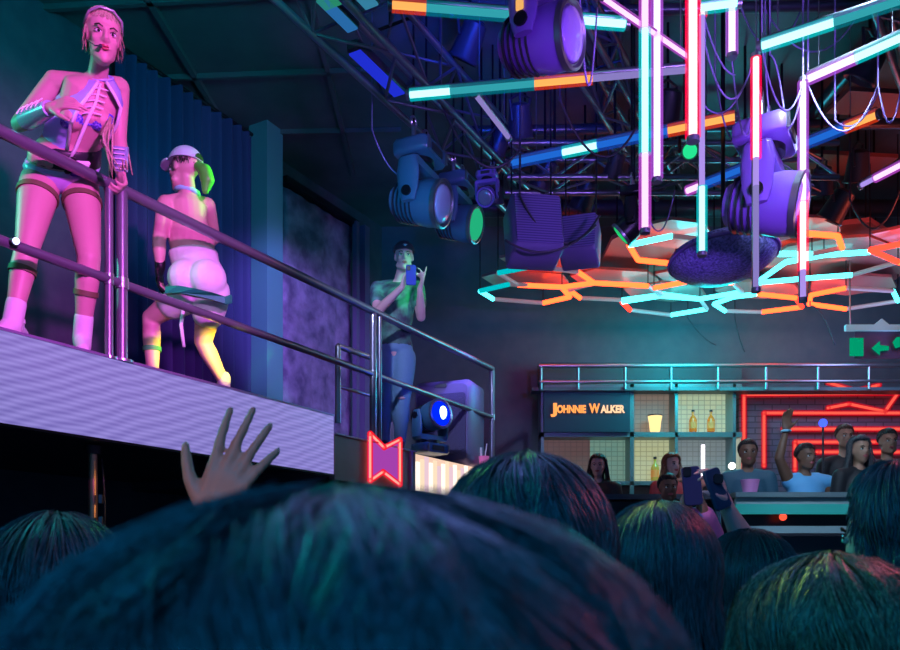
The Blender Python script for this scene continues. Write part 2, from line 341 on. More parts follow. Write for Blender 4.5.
def hair(root, c, R, mt, rad=(.088, .106, .1), n=1500, drop=.25, th=.0012, thmax=1.9, face=.55, seed=1, crown=(0, -.02), puff=.004, wave=.012, off=V((0, -.012, .028)), name='hair', frizz=.003):
    """shell plus strands that fall from the crown over the skull, then hang"""
    rs = np.random.RandomState(seed); m = M()
    Rn = np.array(R); cc = np.array(c+R@off); rad = np.array(rad)
    # cap shell, open over the face
    rings = []; nu = 36
    hl = lambda ph: thmax if math.sin(ph) < -.1 else thmax-(thmax-face*1.57)*min(1, (math.sin(ph)+.1)/.7)
    for i in range(11):
        rings.append([V(cc+Rn@(np.array([math.cos(p)*math.sin(hl(p)*i/10+.01), math.sin(p)*math.sin(hl(p)*i/10+.01), math.cos(hl(p)*i/10+.01)])*rad*(.99-(0 if drop > .1 else .13)*(i/10)**3))) for p in [2*math.pi*k/nu for k in range(nu)]])
    m.loft_rings(rings, cap=False)
    k = 12; ph = rs.rand(n)*2*np.pi; s0 = np.abs(rs.rand(n))**.6*.8
    end = np.array([hl(p) for p in ph]); ts = np.linspace(0, 1, k)
    dn = np.array([0, 0, -1.0]); pts = np.zeros((n, k, 3)); ln = drop*(.55+.6*rs.rand(n))
    isface = np.sin(ph) > .3
    if face < .7: ln = np.where(isface, .012, ln)
    arc = end*rad.mean()
    a1 = rs.rand(n)*6.28; lift = puff*rs.rand(n)*2
    # clumping: strands share a wave phase with neighbours
    cl = np.floor(ph*9)/9*7
    for j, t in enumerate(ts):
        tot = arc*(1-s0)+ln; d = t*tot; thv = s0*end+d/rad.mean(); over = np.maximum(0, thv-end)*rad.mean(); thv = np.minimum(thv, end)
        p2 = ph+wave*5*np.sin(t*4+cl)+crown[0]*t
        q = np.stack([np.cos(p2)*np.sin(thv), np.sin(p2)*np.sin(thv), np.cos(thv)], 1)
        loc = q*(rad+lift[:, None]+.001)*(1-(0 if drop > .1 else .11)*(thv/end)**3)[:, None]
        wpt = loc@Rn.T+cc
        wpt += over[:, None]*dn
        out = (q*np.array([1, 1, 0]))@Rn.T
        wpt += out*(over*(.10+.15*np.sin(cl*3)))[:, None]*np.where(over > 0, 1, 0)[:, None]
        wpt += (np.stack([np.sin(t*7+a1), np.cos(t*6+a1*2), np.sin(t*5+a1*3)], 1))*(frizz*(t+.3))
        pts[:, j] = wpt
    if drop < .08 or True:
        pass
    dirs = np.gradient(pts, axis=1); dirs /= np.linalg.norm(dirs, axis=2, keepdims=True)+1e-9
    ctr = cc-np.array([0, 0, .03]); o1 = np.cross(dirs, pts-ctr); o1 /= np.linalg.norm(o1, axis=2, keepdims=True)+1e-9; o2 = np.cross(dirs, o1)
    wd = th*(.6+.8*rs.rand(n))[:, None, None]*np.interp(ts, [0, .2, .8, 1], [.6, 1, .9, .15])[None, :, None]
    ring = [pts+(o1*math.cos(a)*1.6+o2*math.sin(a)*.8)*wd for a in (0, 2.094, 4.189)]
    vv = np.stack(ring, 2).reshape(-1, 3); base = len(m.v)
    idx = np.arange(n*k*3).reshape(n, k, 3)+base; fs = []
    for a in range(3):
        b = (a+1) % 3
        fs.append(np.stack([idx[:, :-1, a], idx[:, :-1, b], idx[:, 1:, b], idx[:, 1:, a]], -1).reshape(-1, 4))
    fs = np.concatenate(fs); m.v += [tuple(x) for x in vv]; m.f += [tuple(x) for x in fs.tolist()]; m.m += [0]*len(fs)
    return m.build(name, mt, root, smooth=180)
def stand(headc, yaw, floor, w=1.0, lean=0):
    """default standing pose; yaw 0 looks at +Y"""
    h = (headc.z-floor)/1.6; R = Matrix.Rotation(yaw, 3, 'Z'); b = V((headc.x, headc.y, floor))
    f = lambda x, y, z: b+R@V((x*h, y*h, z*h))
    J = dict(head=headc.copy(), neck=f(0, -.02, 1.44), chest=f(0, -.01, 1.24), waist=f(0, 0, 1.06), pelvis=f(0, 0, .93), face=R@V((0, 1, 0)))
    for k, s in (('L', -1), ('R', 1)):
        J['sh'+k] = f(s*.17*w, -.01, 1.38); J['el'+k] = f(s*.22*w, -.02, 1.1); J['wr'+k] = f(s*.21*w, .1, .88)
        J['hip'+k] = f(s*.085, 0, .9); J['kn'+k] = f(s*.095, .03, .49); J['an'+k] = f(s*.1, 0, .075); J['toe'+k] = f(s*.11, .15, .03)
    return J

# ---------------------------------------------------------------- setting
D = V((.5475, 1, 0)); DN = D.normalized(); NL = V((-DN.y, DN.x, 0)); E0 = V((-2.1375, 3.8, 0))
def edge(px): return E0+D*(3.8*888/(888-px)-3.8)            # point of the stage edge seen at column px
CE = EYE+4.43
DRC = Matrix((DN, -NL, V((0, 0, 1)))).transposed()          # local X along the stage, local Y towards the crowd
floor_m = mat('floor_concrete', (.02, .022, .03), .35, noise=(.035, .035, .045), nscale=4)
wall_m = mat('wall_paint_dark', (.05, .06, .09), .7, noise=(.07, .08, .11), bump=.15, nscale=7)
bw_m = mat('back_wall_paint', (.08, .11, .14), .6, noise=(.11, .13, .16), bump=.1, nscale=5)
ceil_m = mat('ceiling_panel', (.08, .11, .12), .55, noise=(.11, .14, .15), bump=.1, nscale=3)
struct(M().box((1, 3.5, -.05), (16, 16, .1)).build('floor', floor_m))
struct(M().box((1, 3.9, CE+.06), (16, 15.2, .12)).build('ceiling', ceil_m))
W0 = E0+NL*2.2
m = M(); a = W0-D*6; b = W0+D*5.78
m.prism([a+V((0, 0, 0)), b, b+NL*.15, a+NL*.15], (0, 0, CE)); struct(m.build('wall_left', wall_m))
struct(M().box((3.0, 10.7, CE/2), (8.2, .14, CE)).build('wall_back', bw_m))
struct(M().box((7.05, 4.5, CE/2), (.15, 12.3, CE)).build('wall_right', bw_m))
# ceiling seams and battens
for i, (x0, y0, x1, y1, wd) in enumerate([(-2.45, 4.5, -2.28, 8.3, .05), (-4.6, 6.5, -.9, 6.2, .04), (-4.0, 7.4, -.7, 7.2, .035), (-3.6, 8.3, -.5, 8.2, .03),
                               (-4.3, 5.2, -3.8, 7.0, .05), (-1.1, 4.5, -1.1, 9.2, .04)]):
    a = V((x0, y0, CE-.02)); b = V((x1, y1, CE-.02)); R = frame(b-a)
    struct(M().box((a+b)/2, (wd, (b-a).length, .05), R).build('trim_%d' % (i+1), mat('ceiling_batten', (.085, .11, .12), .5)))
# stage: decks and screen front
def deckpoly(s0, s1, z, t, inset=0, back=2.2):
    a = E0+D*s0+NL*inset; b = E0+D*s1+NL*inset; return [a+V((0, 0, z-t)), b+V((0, 0, z-t)), b+NL*(back-inset)+V((0, 0, z-t)), a+NL*(back-inset)+V((0, 0, z-t))]
S330 = 3.8*888/(888-331)-3.8; S490 = 3.8*888/(888-492)-3.8; S413 = 3.8*888/(888-413)-3.8
deck_m = mat('stage_deck_black', (.03, .03, .04), .5, noise=(.045, .045, .055), nscale=12)
m = M(); m.prism(deckpoly(-1.6, S330, ST, .4, .03), (0, 0, .395)); struct(m.build('trim_stage_deck', deck_m))
STL = EYE+.953
m = M(); m.prism(deckpoly(S330+.002, S490+.12, STL, .34, .05), (0, 0, .335)); struct(m.build('trim_lower_deck', deck_m))
def screenmat():
    m = bpy.data.materials.new('screen_lavender'); m.use_nodes = True; nt = m.node_tree; b = nt.nodes['Principled BSDF']; N = nt.nodes.new
    tc = N('ShaderNodeTexCoord'); dv = DN*34+V((0, 0, -95)); v2 = DN*9+V((0, 0, 260))
    def wave(vec):
        d = N('ShaderNodeVectorMath'); d.operation = 'DOT_PRODUCT'; d.inputs[1].default_value = vec; nt.links.new(tc.outputs['Object'], d.inputs[0])
        n = N('ShaderNodeTexNoise'); n.inputs['Scale'].default_value = 2.5; nt.links.new(tc.outputs['Object'], n.inputs['Vector'])
        a = N('ShaderNodeMath'); a.operation = 'MULTIPLY_ADD'; a.inputs[1].default_value = 9; nt.links.new(n.outputs['Fac'], a.inputs[0]); nt.links.new(d.outputs['Value'], a.inputs[2])
        s_ = N('ShaderNodeMath'); s_.operation = 'SINE'; nt.links.new(a.outputs[0], s_.inputs[0]); return s_
    a, c = wave(dv), wave(v2); ad = N('ShaderNodeMath'); nt.links.new(a.outputs[0], ad.inputs[0]); nt.links.new(c.outputs[0], ad.inputs[1])
    mr = N('ShaderNodeMapRange'); mr.inputs[1].default_value = -2; mr.inputs[2].default_value = 2; nt.links.new(ad.outputs[0], mr.inputs[0])
    r = N('ShaderNodeValToRGB'); r.color_ramp.elements[0].color = (.185, .15, .50, 1); r.color_ramp.elements[1].color = (.33, .28, .74, 1)
    nt.links.new(mr.outputs[0], r.inputs[0]); nt.links.new(r.outputs[0], b.inputs['Emission Color']); b.inputs['Emission Strength'].default_value = .92
    b.inputs['Base Color'].default_value = (.03, .03, .04, 1); b.inputs['Roughness'].default_value = .4; return m
scr = screenmat()
m = M(); a = E0-D*1.6; b = E0+D*S330; t0 = thing('led_screen', (*((a+b)/2)[:2], EYE+.646), 'long lavender LED screen strip along the front edge of the raised stage', 'screen')
c = (a+b)/2+V((0, 0, (ST+EYE+.646)/2)); L = (b-a).length
M().box(c, (L, .05, ST-EYE-.646), DRC).build('display', scr, t0)
M().box(c+V((0, 0, (ST-EYE-.646)/2+.004))-NL*-.0, (L, .07, .014), DRC).build('top_trim', mat('screen_trim', (.3, .28, .45), .4, .5), t0)
M().box(c-V((0, 0, (ST-EYE-.646)/2+.006)), (L, .07, .014), DRC).build('bottom_trim', black, t0)
# lower plinth beyond it
wood = mat('plinth_wood', (.26, .17, .16), .55, noise=(.32, .21, .19), nscale=5)
a = E0+D*(S330+.01); b = E0+D*(S413); t1 = thing('stage_plinth', (*((a+b)/2)[:2], EYE+.60), 'brownish wooden front panel of lower stage carrying the red bow-tie neon', 'panel')
c = (a+b)/2+V((0, 0, STL-.17)); M().box(c, ((b-a).length, .05, .345), DRC).build('board', wood, t1)
M().box(c+V((0, 0, .175)), ((b-a).length, .08, .012), DRC).build('edge_strip', mat('edge_lilac', (.4, .32, .45), .4), t1)
M().box(b+V((0, 0, STL-.17))-DN*.09-NL*.0-NL*.03, (.02, .03, .34), DRC).build('corner_strip', mat('edge_violet', (.3, .2, .5), .4), t1)
# backlit panel
a = E0+D*(S413+.02); b = E0+D*(S490+.1); t2 = thing('backlit_panel', (*((a+b)/2)[:2], EYE+.60), 'bright cream backlit panel with vertical strips at the far end of the stage front', 'light panel')
LL = (b-a).length; c = (a+b)/2+V((0, 0, STL-.17))
M().box(c+NL*.02, (LL, .03, .33), DRC).build('lit_board', emis('warm_backlight', (1, .66, .5), .95), t2)
n = 22
for i in range(n):
    q = a+DN*(LL*(i+.5)/n)+V((0, 0, STL-.17)); h = .26+.06*((i*7) % 5)/4
    M().box(q-NL*.012+V((0, 0, (h-.33)/2)), (LL/n*.62, .02, h), DRC).build('strip', emis('warm_strip%d' % (i % 3), (1, (.86, .78, .7)[i % 3], (.72, .55, .8)[i % 3]), (1.35, 1.0, .85)[i % 3]), t2)
M().box(c+V((0, 0, -.175)), (LL, .07, .012), DRC).build('bottom_trim', darkp, t2)
# bow-tie neon on plinth
def neon(mm, pts, r=.011): return mm.chain([(p, r) for p in pts], 8)
def onface(px, z, out=.04):
    e = edge(px); return V((e.x, e.y, z))-NL*out
zf = lambda px, py: EYE+(HZ-py)/F*edge(px).y
bt = [(365, 434), (379, 448), (395, 440), (395, 485), (378, 472), (365, 481)]
pts = [onface(x, zf(x, y), .05) for x, y in bt]
t3 = thing('neon_bow_tie_sign', pts[5], 'red neon bow-tie outline with lit purple middle on the wooden plinth', 'neon sign')
neon(M(), pts+[pts[0]], .009).build('neon_core', emis('neon_hot', (1, .42, .3), 2.6), t3, 180)
neon(M(), pts+[pts[0]], .024).build('neon_halo', glow('neon_red_halo', (1, .01, .03), 1.0, .6), t3, 180)  # emissive shell put in as the red halo around the neon
M().prism([p+NL*.012 for p in pts], NL*.008).build('backing', emis('bow_purple', (.5, .07, .55), .75), t3)

# ---------------------------------------------------------------- guard rail of the catwalk
rail_h = EYE+2.038; mid_h = EYE+1.52
def ez(px, z): e = edge(px); return V((e.x, e.y, z))
tr = thing('guard_rail', ez(240, ST), 'long steel guard rail with two bars along the stage edge', 'railing')
A = E0-D*1.5; B = ez(492, 0)
M().cyl(A+V((0, 0, rail_h)), V((B.x, B.y, rail_h)), .031, n=16).build('top_rail', steel, tr, 60)
M().cyl(A+V((0, 0, mid_h)), V((B.x, B.y, mid_h)), .025, n=16).build('mid_rail', steel, tr, 60)
for px, r, zb, ar in ((109, .022, ST, 0), (122, .03, ST, 0), (373, .028, STL, 0), (492, .026, STL, 0)):
    q = edge(px)
    m = M().cyl(V((q.x, q.y, zb)), V((q.x, q.y, rail_h)), r, n=16)
    p = m.build('post', steel, tr, 60)
    M().cyl(V((q.x, q.y, zb)), V((q.x, q.y, zb+.012)), r*2, n=20).build('flange', alu, p, 40)
    M().cyl(V((q.x, q.y, mid_h-.03)), V((q.x, q.y, mid_h+.03)), r*1.2, n=16).build('clamp', alu, p, 40)
q = edge(373); q2 = q+V((.05, .05, 0)); M().cyl(V((q2.x, q2.y, STL)), V((q2.x, q2.y, rail_h-.03)), .018, n=12).build('stiffener', steel, tr, 60)
# side gate at the step
tg = thing('step_gate', P(352, 0, 6.4)*0+V((*P(352, 430, 6.4)[:2], STL)), 'short teal-lit metal gate frame at the step between the two stage levels', 'gate')
g0 = P(338, 0, 6.35); g1 = P(374, 0, 6.75)
for g in (g0, g1): M().cyl(V((g.x, g.y, STL if g is g1 else ST)), V((g.x, g.y, EYE+(HZ-346)/F*6.35)), .024, n=14).build('gate_post', alu, tg, 60)
z = EYE+(HZ-346)/F*6.35; M().cyl(V((g0.x, g0.y, z)), V((g1.x, g1.y, z)), .024, n=14).build('top_bar', alu, tg, 60)
M().cyl(V((g0.x, g0.y, z-.32)), V((g1.x, g1.y, z-.32)), .014, n=12).build('middle_bar', alu, tg, 60)
# small blue lamp on mid rail
q = ez(9, mid_h+.0); tl = thing('clip_lamp', q-NL*.04, 'tiny blue-white lamp clipped to the middle bar at far left', 'lamp')
M().cyl(q-NL*.018, q-NL*.05, .018, .022).build('housing', black, tl, 40); M().ball(q-NL*.055, (.016, .016, .016)).build('bulb', emis('blue_white', (.5, .6, 1), 4), tl, 180)
# pole under the stage
q = P(93, 0, 4.75); tp = thing('support_pole', (q.x, q.y, 0), 'thin brass-coloured pole standing under the raised stage', 'pole')
M().cyl((q.x, q.y, 0), (q.x, q.y, ST-.41), .026, n=16).build('shaft', mat('brass', (.62, .38, .22), .35, .7), tp, 60)
M().cyl((q.x, q.y, 0), (q.x, q.y, .02), .09, n=20).build('base_plate', black, tp, 40)
M().cyl((q.x, q.y, ST-.46), (q.x, q.y, ST-.41), .05, n=20).build('top_collar', black, tp, 40)
M().tube(bez((q.x+.05, q.y, 2.3), (q.x+.03, q.y, 1.55), .0, 8, V((.03, 0, 0))), .006).build('cable', darkp, tp, 180)
for k in range(3):
    zz = 1.8+.13*k; M().box((q.x+.06, q.y-.03, zz), (.02, .02, .05)).build('clip', grey, tp)
lamp('SPOT', 'brass_spot', (-.9, 4.4, 2.2), (1, .5, .2), 9, (q.x, q.y, 1.95), .05, 30)

# ---------------------------------------------------------------- things behind the stage
cur = mat('curtain_navy', (.03, .035, .13), .8, bump=.05)
def wallpt(px, off=0):                         # point on the left wall at column px
    u = (px-450)/F; W = W0-NL*off; s = (u*W.y-W.x)/(D.x-u); return W+D*s
def curtain(p0, p1, label, amp, nf):
    m = M(); n = 120; a = wallpt(p0, .22); b = wallpt(p1, .22); L = (b-a).length; r0 = []; r1 = []
    for i in range(n+1):
        t = i/n; o = amp*math.sin(t*nf*2*math.pi)+amp*.4*math.sin(t*nf*5.1)
        q = a.lerp(b, t)-NL*o; q2 = a.lerp(b, t)-NL*o*1.5; r0.append(q+V((0, 0, CE-.12))); r1.append(q2+V((0, 0, ST+.01)))
    rings = []
    for j in range(9): rings.append([r0[i].lerp(r1[i], j/8) for i in range(n+1)]+[r0[i].lerp(r1[i], j/8)+NL*.012 for i in range(n, -1, -1)])
    t = thing('stage_curtain', (*((a+b)/2)[:2], ST), label, 'curtain', 'dark drapes behind the stage')
    m.loft_rings(rings).build('drape', cur, t, 60)
    M().cyl(a+V((0, 0, CE-.1)), b+V((0, 0, CE-.1)), .02).build('curtain_rod', black, t, 40)
curtain(116, 252, 'navy pleated curtain behind the dancer in the cap, left of the teal column', .05, 13)
a = wallpt(266, .3); tc_ = thing('wall_column', (a.x, a.y, ST), 'teal-lit square column between the curtain and the rough wall panel', 'column')
M().box((a.x, a.y, (ST+CE)/2), (.24, .24, CE-ST), DRC).build('shaft', mat('column_paint', (.08, .24, .27), .5), tc_)
M().box((a.x, a.y, ST+.08), (.28, .28, .16), DRC).build('plinth', darkp, tc_)
a = wallpt(283, .1); b = wallpt(350, .1)
rough_m = mat('rough_stone', (.10, .075, .16), .8, noise=(.30, .22, .40), bump=1.0, nscale=5)
m = M(); n = 14; rings = []
tw = thing('rough_wall_panel', (*((a+b)/2)[:2], ST), 'mottled violet rough-textured wall panel behind the rail, right of the teal column', 'wall panel')
for i in range(n+1):
    q = a.lerp(b, i/n); row = []
    for j in range(22): row.append(q-NL*(random.random()*.035)+V((0, 0, STL+(CE-.35-STL)*j/21)))
    back = [q+NL*.08+V((0, 0, STL+(CE-.35-STL)*j/21)) for j in range(21, -1, -1)]; rings.append(row+back)
m.loft_rings(rings).build('stone_face', rough_m, tw, 180)
M().box(((b+a)/2)+V((0, 0, CE-.3))-NL*.0, ((b-a).length+.1, .2, .07), DRC).build('top_cap', black, tw)
for k, (x, w_) in enumerate(((356, .06), (364, .1))):
    q = wallpt(x, .2); t = M().box((q.x, q.y, (STL+CE-.3)/2), (w_, w_, CE-.3-STL), DRC).build('wall_post', mat('dark_violet_post', (.12, .1, .2), .5), None)
    tag(t, ('thin dark post right beside the rough wall panel', 'thicker dark post second from the rough wall panel')[k], 'post', 'dark posts by the rough wall panel')

# speaker cabinet and floor moving head at the stage end
R = Matrix.Rotation(-.35, 3, 'Z'); c = P(450, 0, 8.35)
ts = thing('speaker_cabinet', (c.x, c.y, STL), 'big rounded violet speaker cabinet at the far end of the stage', 'speaker')
h = EYE+(HZ-384)/F*8.3-STL
M().bbox((c.x, c.y, STL+h/2), (.62, .5, h), R, .06).build('cabinet', mat('cabinet_paint', (.2, .17, .34), .45), ts, 40)
M().bbox(V((c.x, c.y, STL+h*.45))+R@V((0, -.255, 0)), (.52, .02, h*.78), R, .03).build('grille', mat('grille', (.1, .09, .2), .6, bump=.6, nscale=90), ts, 40)
M().box(V((c.x, c.y, STL+h*.93))+R@V((0, -.262, 0)), (.12, .012, .03), R).build('badge', grey, ts)
lamp('SPOT', 'cabinet_fill', (.5, 7.35, 4.3), (.25, .2, 1), 160, (c.x, c.y, 3.3), .1, 24)  # unseen lamp in mid-air, added to brighten the cabinet

# ---------------------------------------------------------------- moving-head fixtures
violet_f = mat('fixture_violet', (.22, .12, .52), .38, coat=.3)
def moving_head(top, yaw, aim, s, label, mt, lensm=None, group='moving head lights', up=1, name='moving_head_light', vented=True, badge=False, wires=True):
    """top = centre of base's mounting face; up=1 hangs down, -1 stands up"""
    t = thing(name, top, label, 'stage light', group); R = Matrix.Rotation(yaw, 3, 'Z'); u = V((0, 0, -up))
    f = lambda x, y, z: top+R@V((x*s, y*s, 0))+u*z*s
    b = M().bbox(f(0, 0, .06), (.36*s, .26*s, .11*s), R, .03*s).build('base', mt, t, 40)
    M().box(f(0, -.133, .06), (.16*s, .01*s, .05*s), R).build('display', darkp, b)
    for q in (-1, 1): M().box(f(q*.14, -.135, .06), (.02*s, .02*s, .08*s), R).build('handle', grey, b)
    m = M(); m.cyl(f(0, 0, .11), f(0, 0, .15), .1*s, n=24); m.build('swivel', black, t, 40)
    m = M(); m.bbox(f(0, 0, .175), (.40*s, .13*s, .06*s), R, .02*s)
    for q in (-1, 1):
        rings = []
        for z, wy, wx in ((.17, .07, .035), (.26, .085, .03), (.38, .075, .026), (.46, .05, .022)):
            rings.append([f(q*.185+wx*math.cos(a_), wy*math.sin(a_), z) for a_ in [2*math.pi*k/14 for k in range(14)]])
        m.loft_rings(rings)
    y = m.build('yoke', mt, t, 50)
    for q in (-1, 1):
        M().cyl(f(q*.2, 0, .4), f(q*.222, 0, .4), .035*s, n=16).build('pivot_cap', black, y, 40)
    c = f(0, 0, .40); a = V(aim).normalized(); x = R@V((1, 0, 0)); a = (a-x*a.dot(x)).normalized(); z = x.cross(a)
    def rg(t_, rx, rz): return [c+a*t_*s+x*rx*s*math.cos(k)+z*rz*s*math.sin(k) for k in [2*math.pi*i/24 for i in range(24)]]
    m = M(); m.loft_rings([rg(-.2, .07, .07), rg(-.19, .11, .1), rg(-.12, .135, .13), rg(.02, .15, .15), rg(.08, .155, .16), rg(.16, .15, .155)])
    hd = m.build('head', mt, t, 50)
    m = M(); m.loft_rings([rg(.155, .158, .164), rg(.185, .158, .164), rg(.19, .145, .15), rg(.175, .135, .14)]); m.build('front_ring', mt if not lensm else grey, hd, 40)
    m = M(); m.loft_rings([rg(.176, .128, .132), rg(.192, .11, .115), rg(.2, .07, .07)]); m.build('lens', lensm or mat('dark_lens', (.2, .2, .3), .08, coat=1), hd, 180)
    if vented:
        for k in range(5):
            m = M(); m.loft_rings([rg(-.15+.035*k, .143+.003*k, .14+.003*k), rg(-.14+.035*k, .146+.003*k, .143+.003*k)]); m.build('cooling_rib', darkp, hd, 40)
    if badge: 
        bd = M().bbox(f(-.224, 0, .3), (.008*s, .04*s, .13*s), R@Matrix.Rotation(math.pi/2, 3, 'Z') if False else R, .003).build('badge', emis('amber', (1, .5, .15), .9), y)
    if up == 1 and wires:
        for q in (-.1, .1):
            M().cyl(f(q, 0, -.12), V((f(q, 0, 0).x, f(q, 0, 0).y, CE)), .009, n=8).build('drop_rod', black, t)
            m = M(); m.cyl(f(q, 0, .005), f(q, 0, -.09), .018*s); m.ring(f(q, 0, -.12), R@Matrix.Rotation(math.pi/2, 3, 'X'), .034*s, .01*s); m.build('clamp', alu, t, 40)
    return t
tz = EYE+3.5
# big one, near the top
c0 = P(540, -36, 3.9)
moving_head(c0, 1.0, (.8, -.5, -.12), .95, 'large violet moving head light hanging at top centre, nearest one', violet_f, name='moving_head_light', badge=True, lensm=mat('violet_lens', (.42, .28, .8), .25, coat=.6, bump=.4, nscale=40))
q = P(549, 28, 3.9)
# pair by the truss
tealf = mat('fixture_teal', (.05, .17, .27), .4, coat=.2)
c1 = P(420, 146, 6.3); moving_head(c1, 1.15, (.93, -.36, -.22), 1.12, 'teal moving head light under the truss end, nearer of the pair', tealf, lensm=mat('pale_lens', (.5, .5, .75), .2, coat=.5))
c2 = P(458, 178, 7.1); moving_head(c2, 1.15, (.93, -.36, -.25), 1.0, 'teal moving head light with green-lit lens, farther of the pair', tealf, lensm=emis('green_lens', (.02, .55, .25), .8))
c3 = P(765, 128, 5.0); moving_head(c3, 1.0, (.8, -.5, -.2), 1.2, 'violet moving head light among the hanging tubes at the right', violet_f, lensm=mat('violet_lens2', (.5, .3, .85), .15, coat=.8))
c4 = P(633, 190, 6.6); moving_head(c4, 1.2, (-.6, -.5, -.3), .7, 'small dark moving head with green glow behind the long pink tubes', black, lensm=emis('green_lens2', (.02, .7, .2), .8))
c5 = P(487, 172, 6.9); moving_head(c5, -.3, (.2, -.8, -.5), .5, 'small violet moving head just right of the teal pair', violet_f)
c6 = P(690, 128, 6.3); moving_head(c6, -.3, (.2, -.8, -.5), .42, 'tiny green-lit moving head behind the red-white tube', black, lensm=emis('green_lens3', (.02, .8, .3), 1))
c7 = P(430, 0, 7.25); c7.z = STL
t7 = moving_head(c7, .75, (.62, -.75, .1), .85, 'floor-standing moving head with blue beam lens in front of the cabinet', tealf, up=-1, lensm=emis('blue_beam', (.0, .02, 1), 1.2))
q = c7+V((0, 0, .34))+V((.62, -.66, .1)).normalized()*.175; M().ball(q, (.035, .035, .06)).build('bulb', emis('beam_core', (.35, .5, 1), 6), t7, 180)
lamp('POINT', 'blue_beam_light', P(449, 405, 6.8), (.02, .05, 1), 3, None, .05)

# ---------------------------------------------------------------- truss
def truss(p0, p1, wd, label, br):
    t = thing('lighting_truss', p0, label, 'truss'); d = (p1-p0).normalized(); x = d.cross(V((0, 0, 1))).normalized(); L = (p1-p0).length
    cs = [p0, p0+x*wd, p0+V((0, 0, wd)), p0+x*wd+V((0, 0, wd))]
    for c in cs: M().cyl(c, c+d*L, .026, n=10).build('chord', mat('truss_metal', (.22, .24, .28), .35, .8), t, 60)
    n = int(L/br)
    for i in range(n):
        a = d*(L*i/n); b = d*(L*(i+1)/n)
        for (i0, i1) in ((0, 1), (0, 2), (1, 3), (2, 3)):
            s, e = (cs[i0]+a, cs[i1]+b) if i % 2 else (cs[i1]+a, cs[i0]+b)
            M().cyl(s, e, .012, n=6).build('brace', MATS['truss_metal'], t, 60)
    for k in (.15, .5, .85):
        q = p0+d*L*k+x*wd/2; M().cyl(q+V((0, 0, wd)), V((q.x, q.y, CE)), .012).build('hanger', black, t)
        for s in (0, wd): M().cyl(p0+d*L*k+x*s+V((0, 0, wd)), q+V((0, 0, wd)), .012).build('hanger', black, t)
p0 = P(275, 0, 5.0); p0 = V((p0.x, p0.y, tz))-D*1.6
truss(p0, p0+D*5.0, .38, 'box truss running along the ceiling above the stage rail', .42)
p0 = V((1.6, 5.0, CE-.9)); truss(V((.5, 7.3, CE-1.08)), V((3.4, 7.3, CE-1.08)), .3, 'dark cross truss far back above the hexagon lights', .4)
truss(V((2.1, 4.4, CE-.75)), V((5.2, 8.4, CE-.75)), .3, 'dark truss at upper right behind the hanging tubes', .42)
truss(V((.2, 4.9, CE-.6)), V((2.2, 8.5, CE-.6)), .28, 'dark truss near the middle of the ceiling', .42)
# objects on the truss: gels / blue-lit panels
for i, (px, py, d_, sx, sy, col, lb) in enumerate(((312, 14, 4.9, .16, .3, (.03, .35, .2), 'green'), (330, 40, 5.1, .1, .34, (.03, .2, .55), 'pale blue'), (378, 84, 5.8, .12, .4, (.02, .04, .9), 'deep blue'), (352, 6, 4.9, .12, .3, (.05, .3, .5), 'teal'))):
    c = P(px, py, d_); c.z = max(c.z, tz+.06); t = thing('strip_light', c, '%s lit strip fixture lying inside the stage truss' % lb, 'stage light', 'strip fixtures in the truss')
    Rr = frame(D); M().bbox(c, (sx, sy*1.6, .07), Rr, .02).build('housing', darkp, t, 40)
    M().box(c-V((0, 0, .04)), (sx*.8, sy*1.45, .012), Rr).build('lit_face', emis('strip_%d' % i, col, .7), t)

# ---------------------------------------------------------------- LED tubes
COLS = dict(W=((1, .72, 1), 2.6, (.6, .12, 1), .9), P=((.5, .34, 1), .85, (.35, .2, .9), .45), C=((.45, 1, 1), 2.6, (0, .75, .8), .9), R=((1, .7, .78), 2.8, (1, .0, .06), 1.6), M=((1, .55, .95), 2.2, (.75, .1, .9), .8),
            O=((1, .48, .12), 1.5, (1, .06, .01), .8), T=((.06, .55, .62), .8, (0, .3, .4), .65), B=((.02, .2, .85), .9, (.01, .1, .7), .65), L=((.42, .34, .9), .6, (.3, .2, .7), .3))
def led_tube(a, b, segs, r, label, group, wires=True, sleeve=2.3):
    a = V(a); b = V(b); d = b-a; t = thing('led_tube', a if a.z < b.z else b, label, 'tube light', group); tot = sum(s[1] for s in segs); x = 0
    vert = abs(d.normalized().z) > .8
    back = V((0, 1, 0)) if vert else V((0, 0, 1))
    M().cyl(a+back*r*1.25, b+back*r*1.25, r*.75, n=10).build('channel', alu, t, 60)
    for k, l in segs:
        c = COLS[k]; p = a+d*(x/tot); q = a+d*((x+l)/tot); x += l
        s = M().cyl(p, q, r*.8, n=12).build('lit_segment', emis('core_'+k, c[0], c[1]), t, 60)
        if c[3] > .6: M().cyl(p, q, r*1.55, n=14).build('sleeve', glow('halo_'+k, c[2], c[3], .34), s, 60)  # wider glowing shell imitates the soft halo of the tube
    for e, q in ((a, -1), (b, 1)): M().cyl(e, e+d.normalized()*q*.025, r*1.3, n=12).build('end_cap', grey, t, 40)
    if wires:
        if vert:
            h = a if a.z > b.z else b; M().cyl(h+V((0, 0, .02)), V((h.x, h.y, CE)), .0035, n=5).build('suspension_wire', grey, t)
        else:
            for k in (.12, .88):
                h = a+d*k+V((0, 0, r)); M().cyl(h, V((h.x, h.y, CE)), .0035, n=5).build('suspension_wire', grey, t)
GV = 'vertical hanging LED tubes'; GH = 'horizontal ceiling LED tubes'
def vt(px, y0, y1, d, segs, r, label): 
    a = P(px, y0, d); a.z = min(a.z, CE-.08); led_tube(a, P(px, y1, d), segs, r, label, GV)
vt(645, -60, 229, 4.2, [('M', 90), ('C', 125), ('M', 75)], .021, 'hanging tube with cyan middle and pink lower end, leftmost of all')
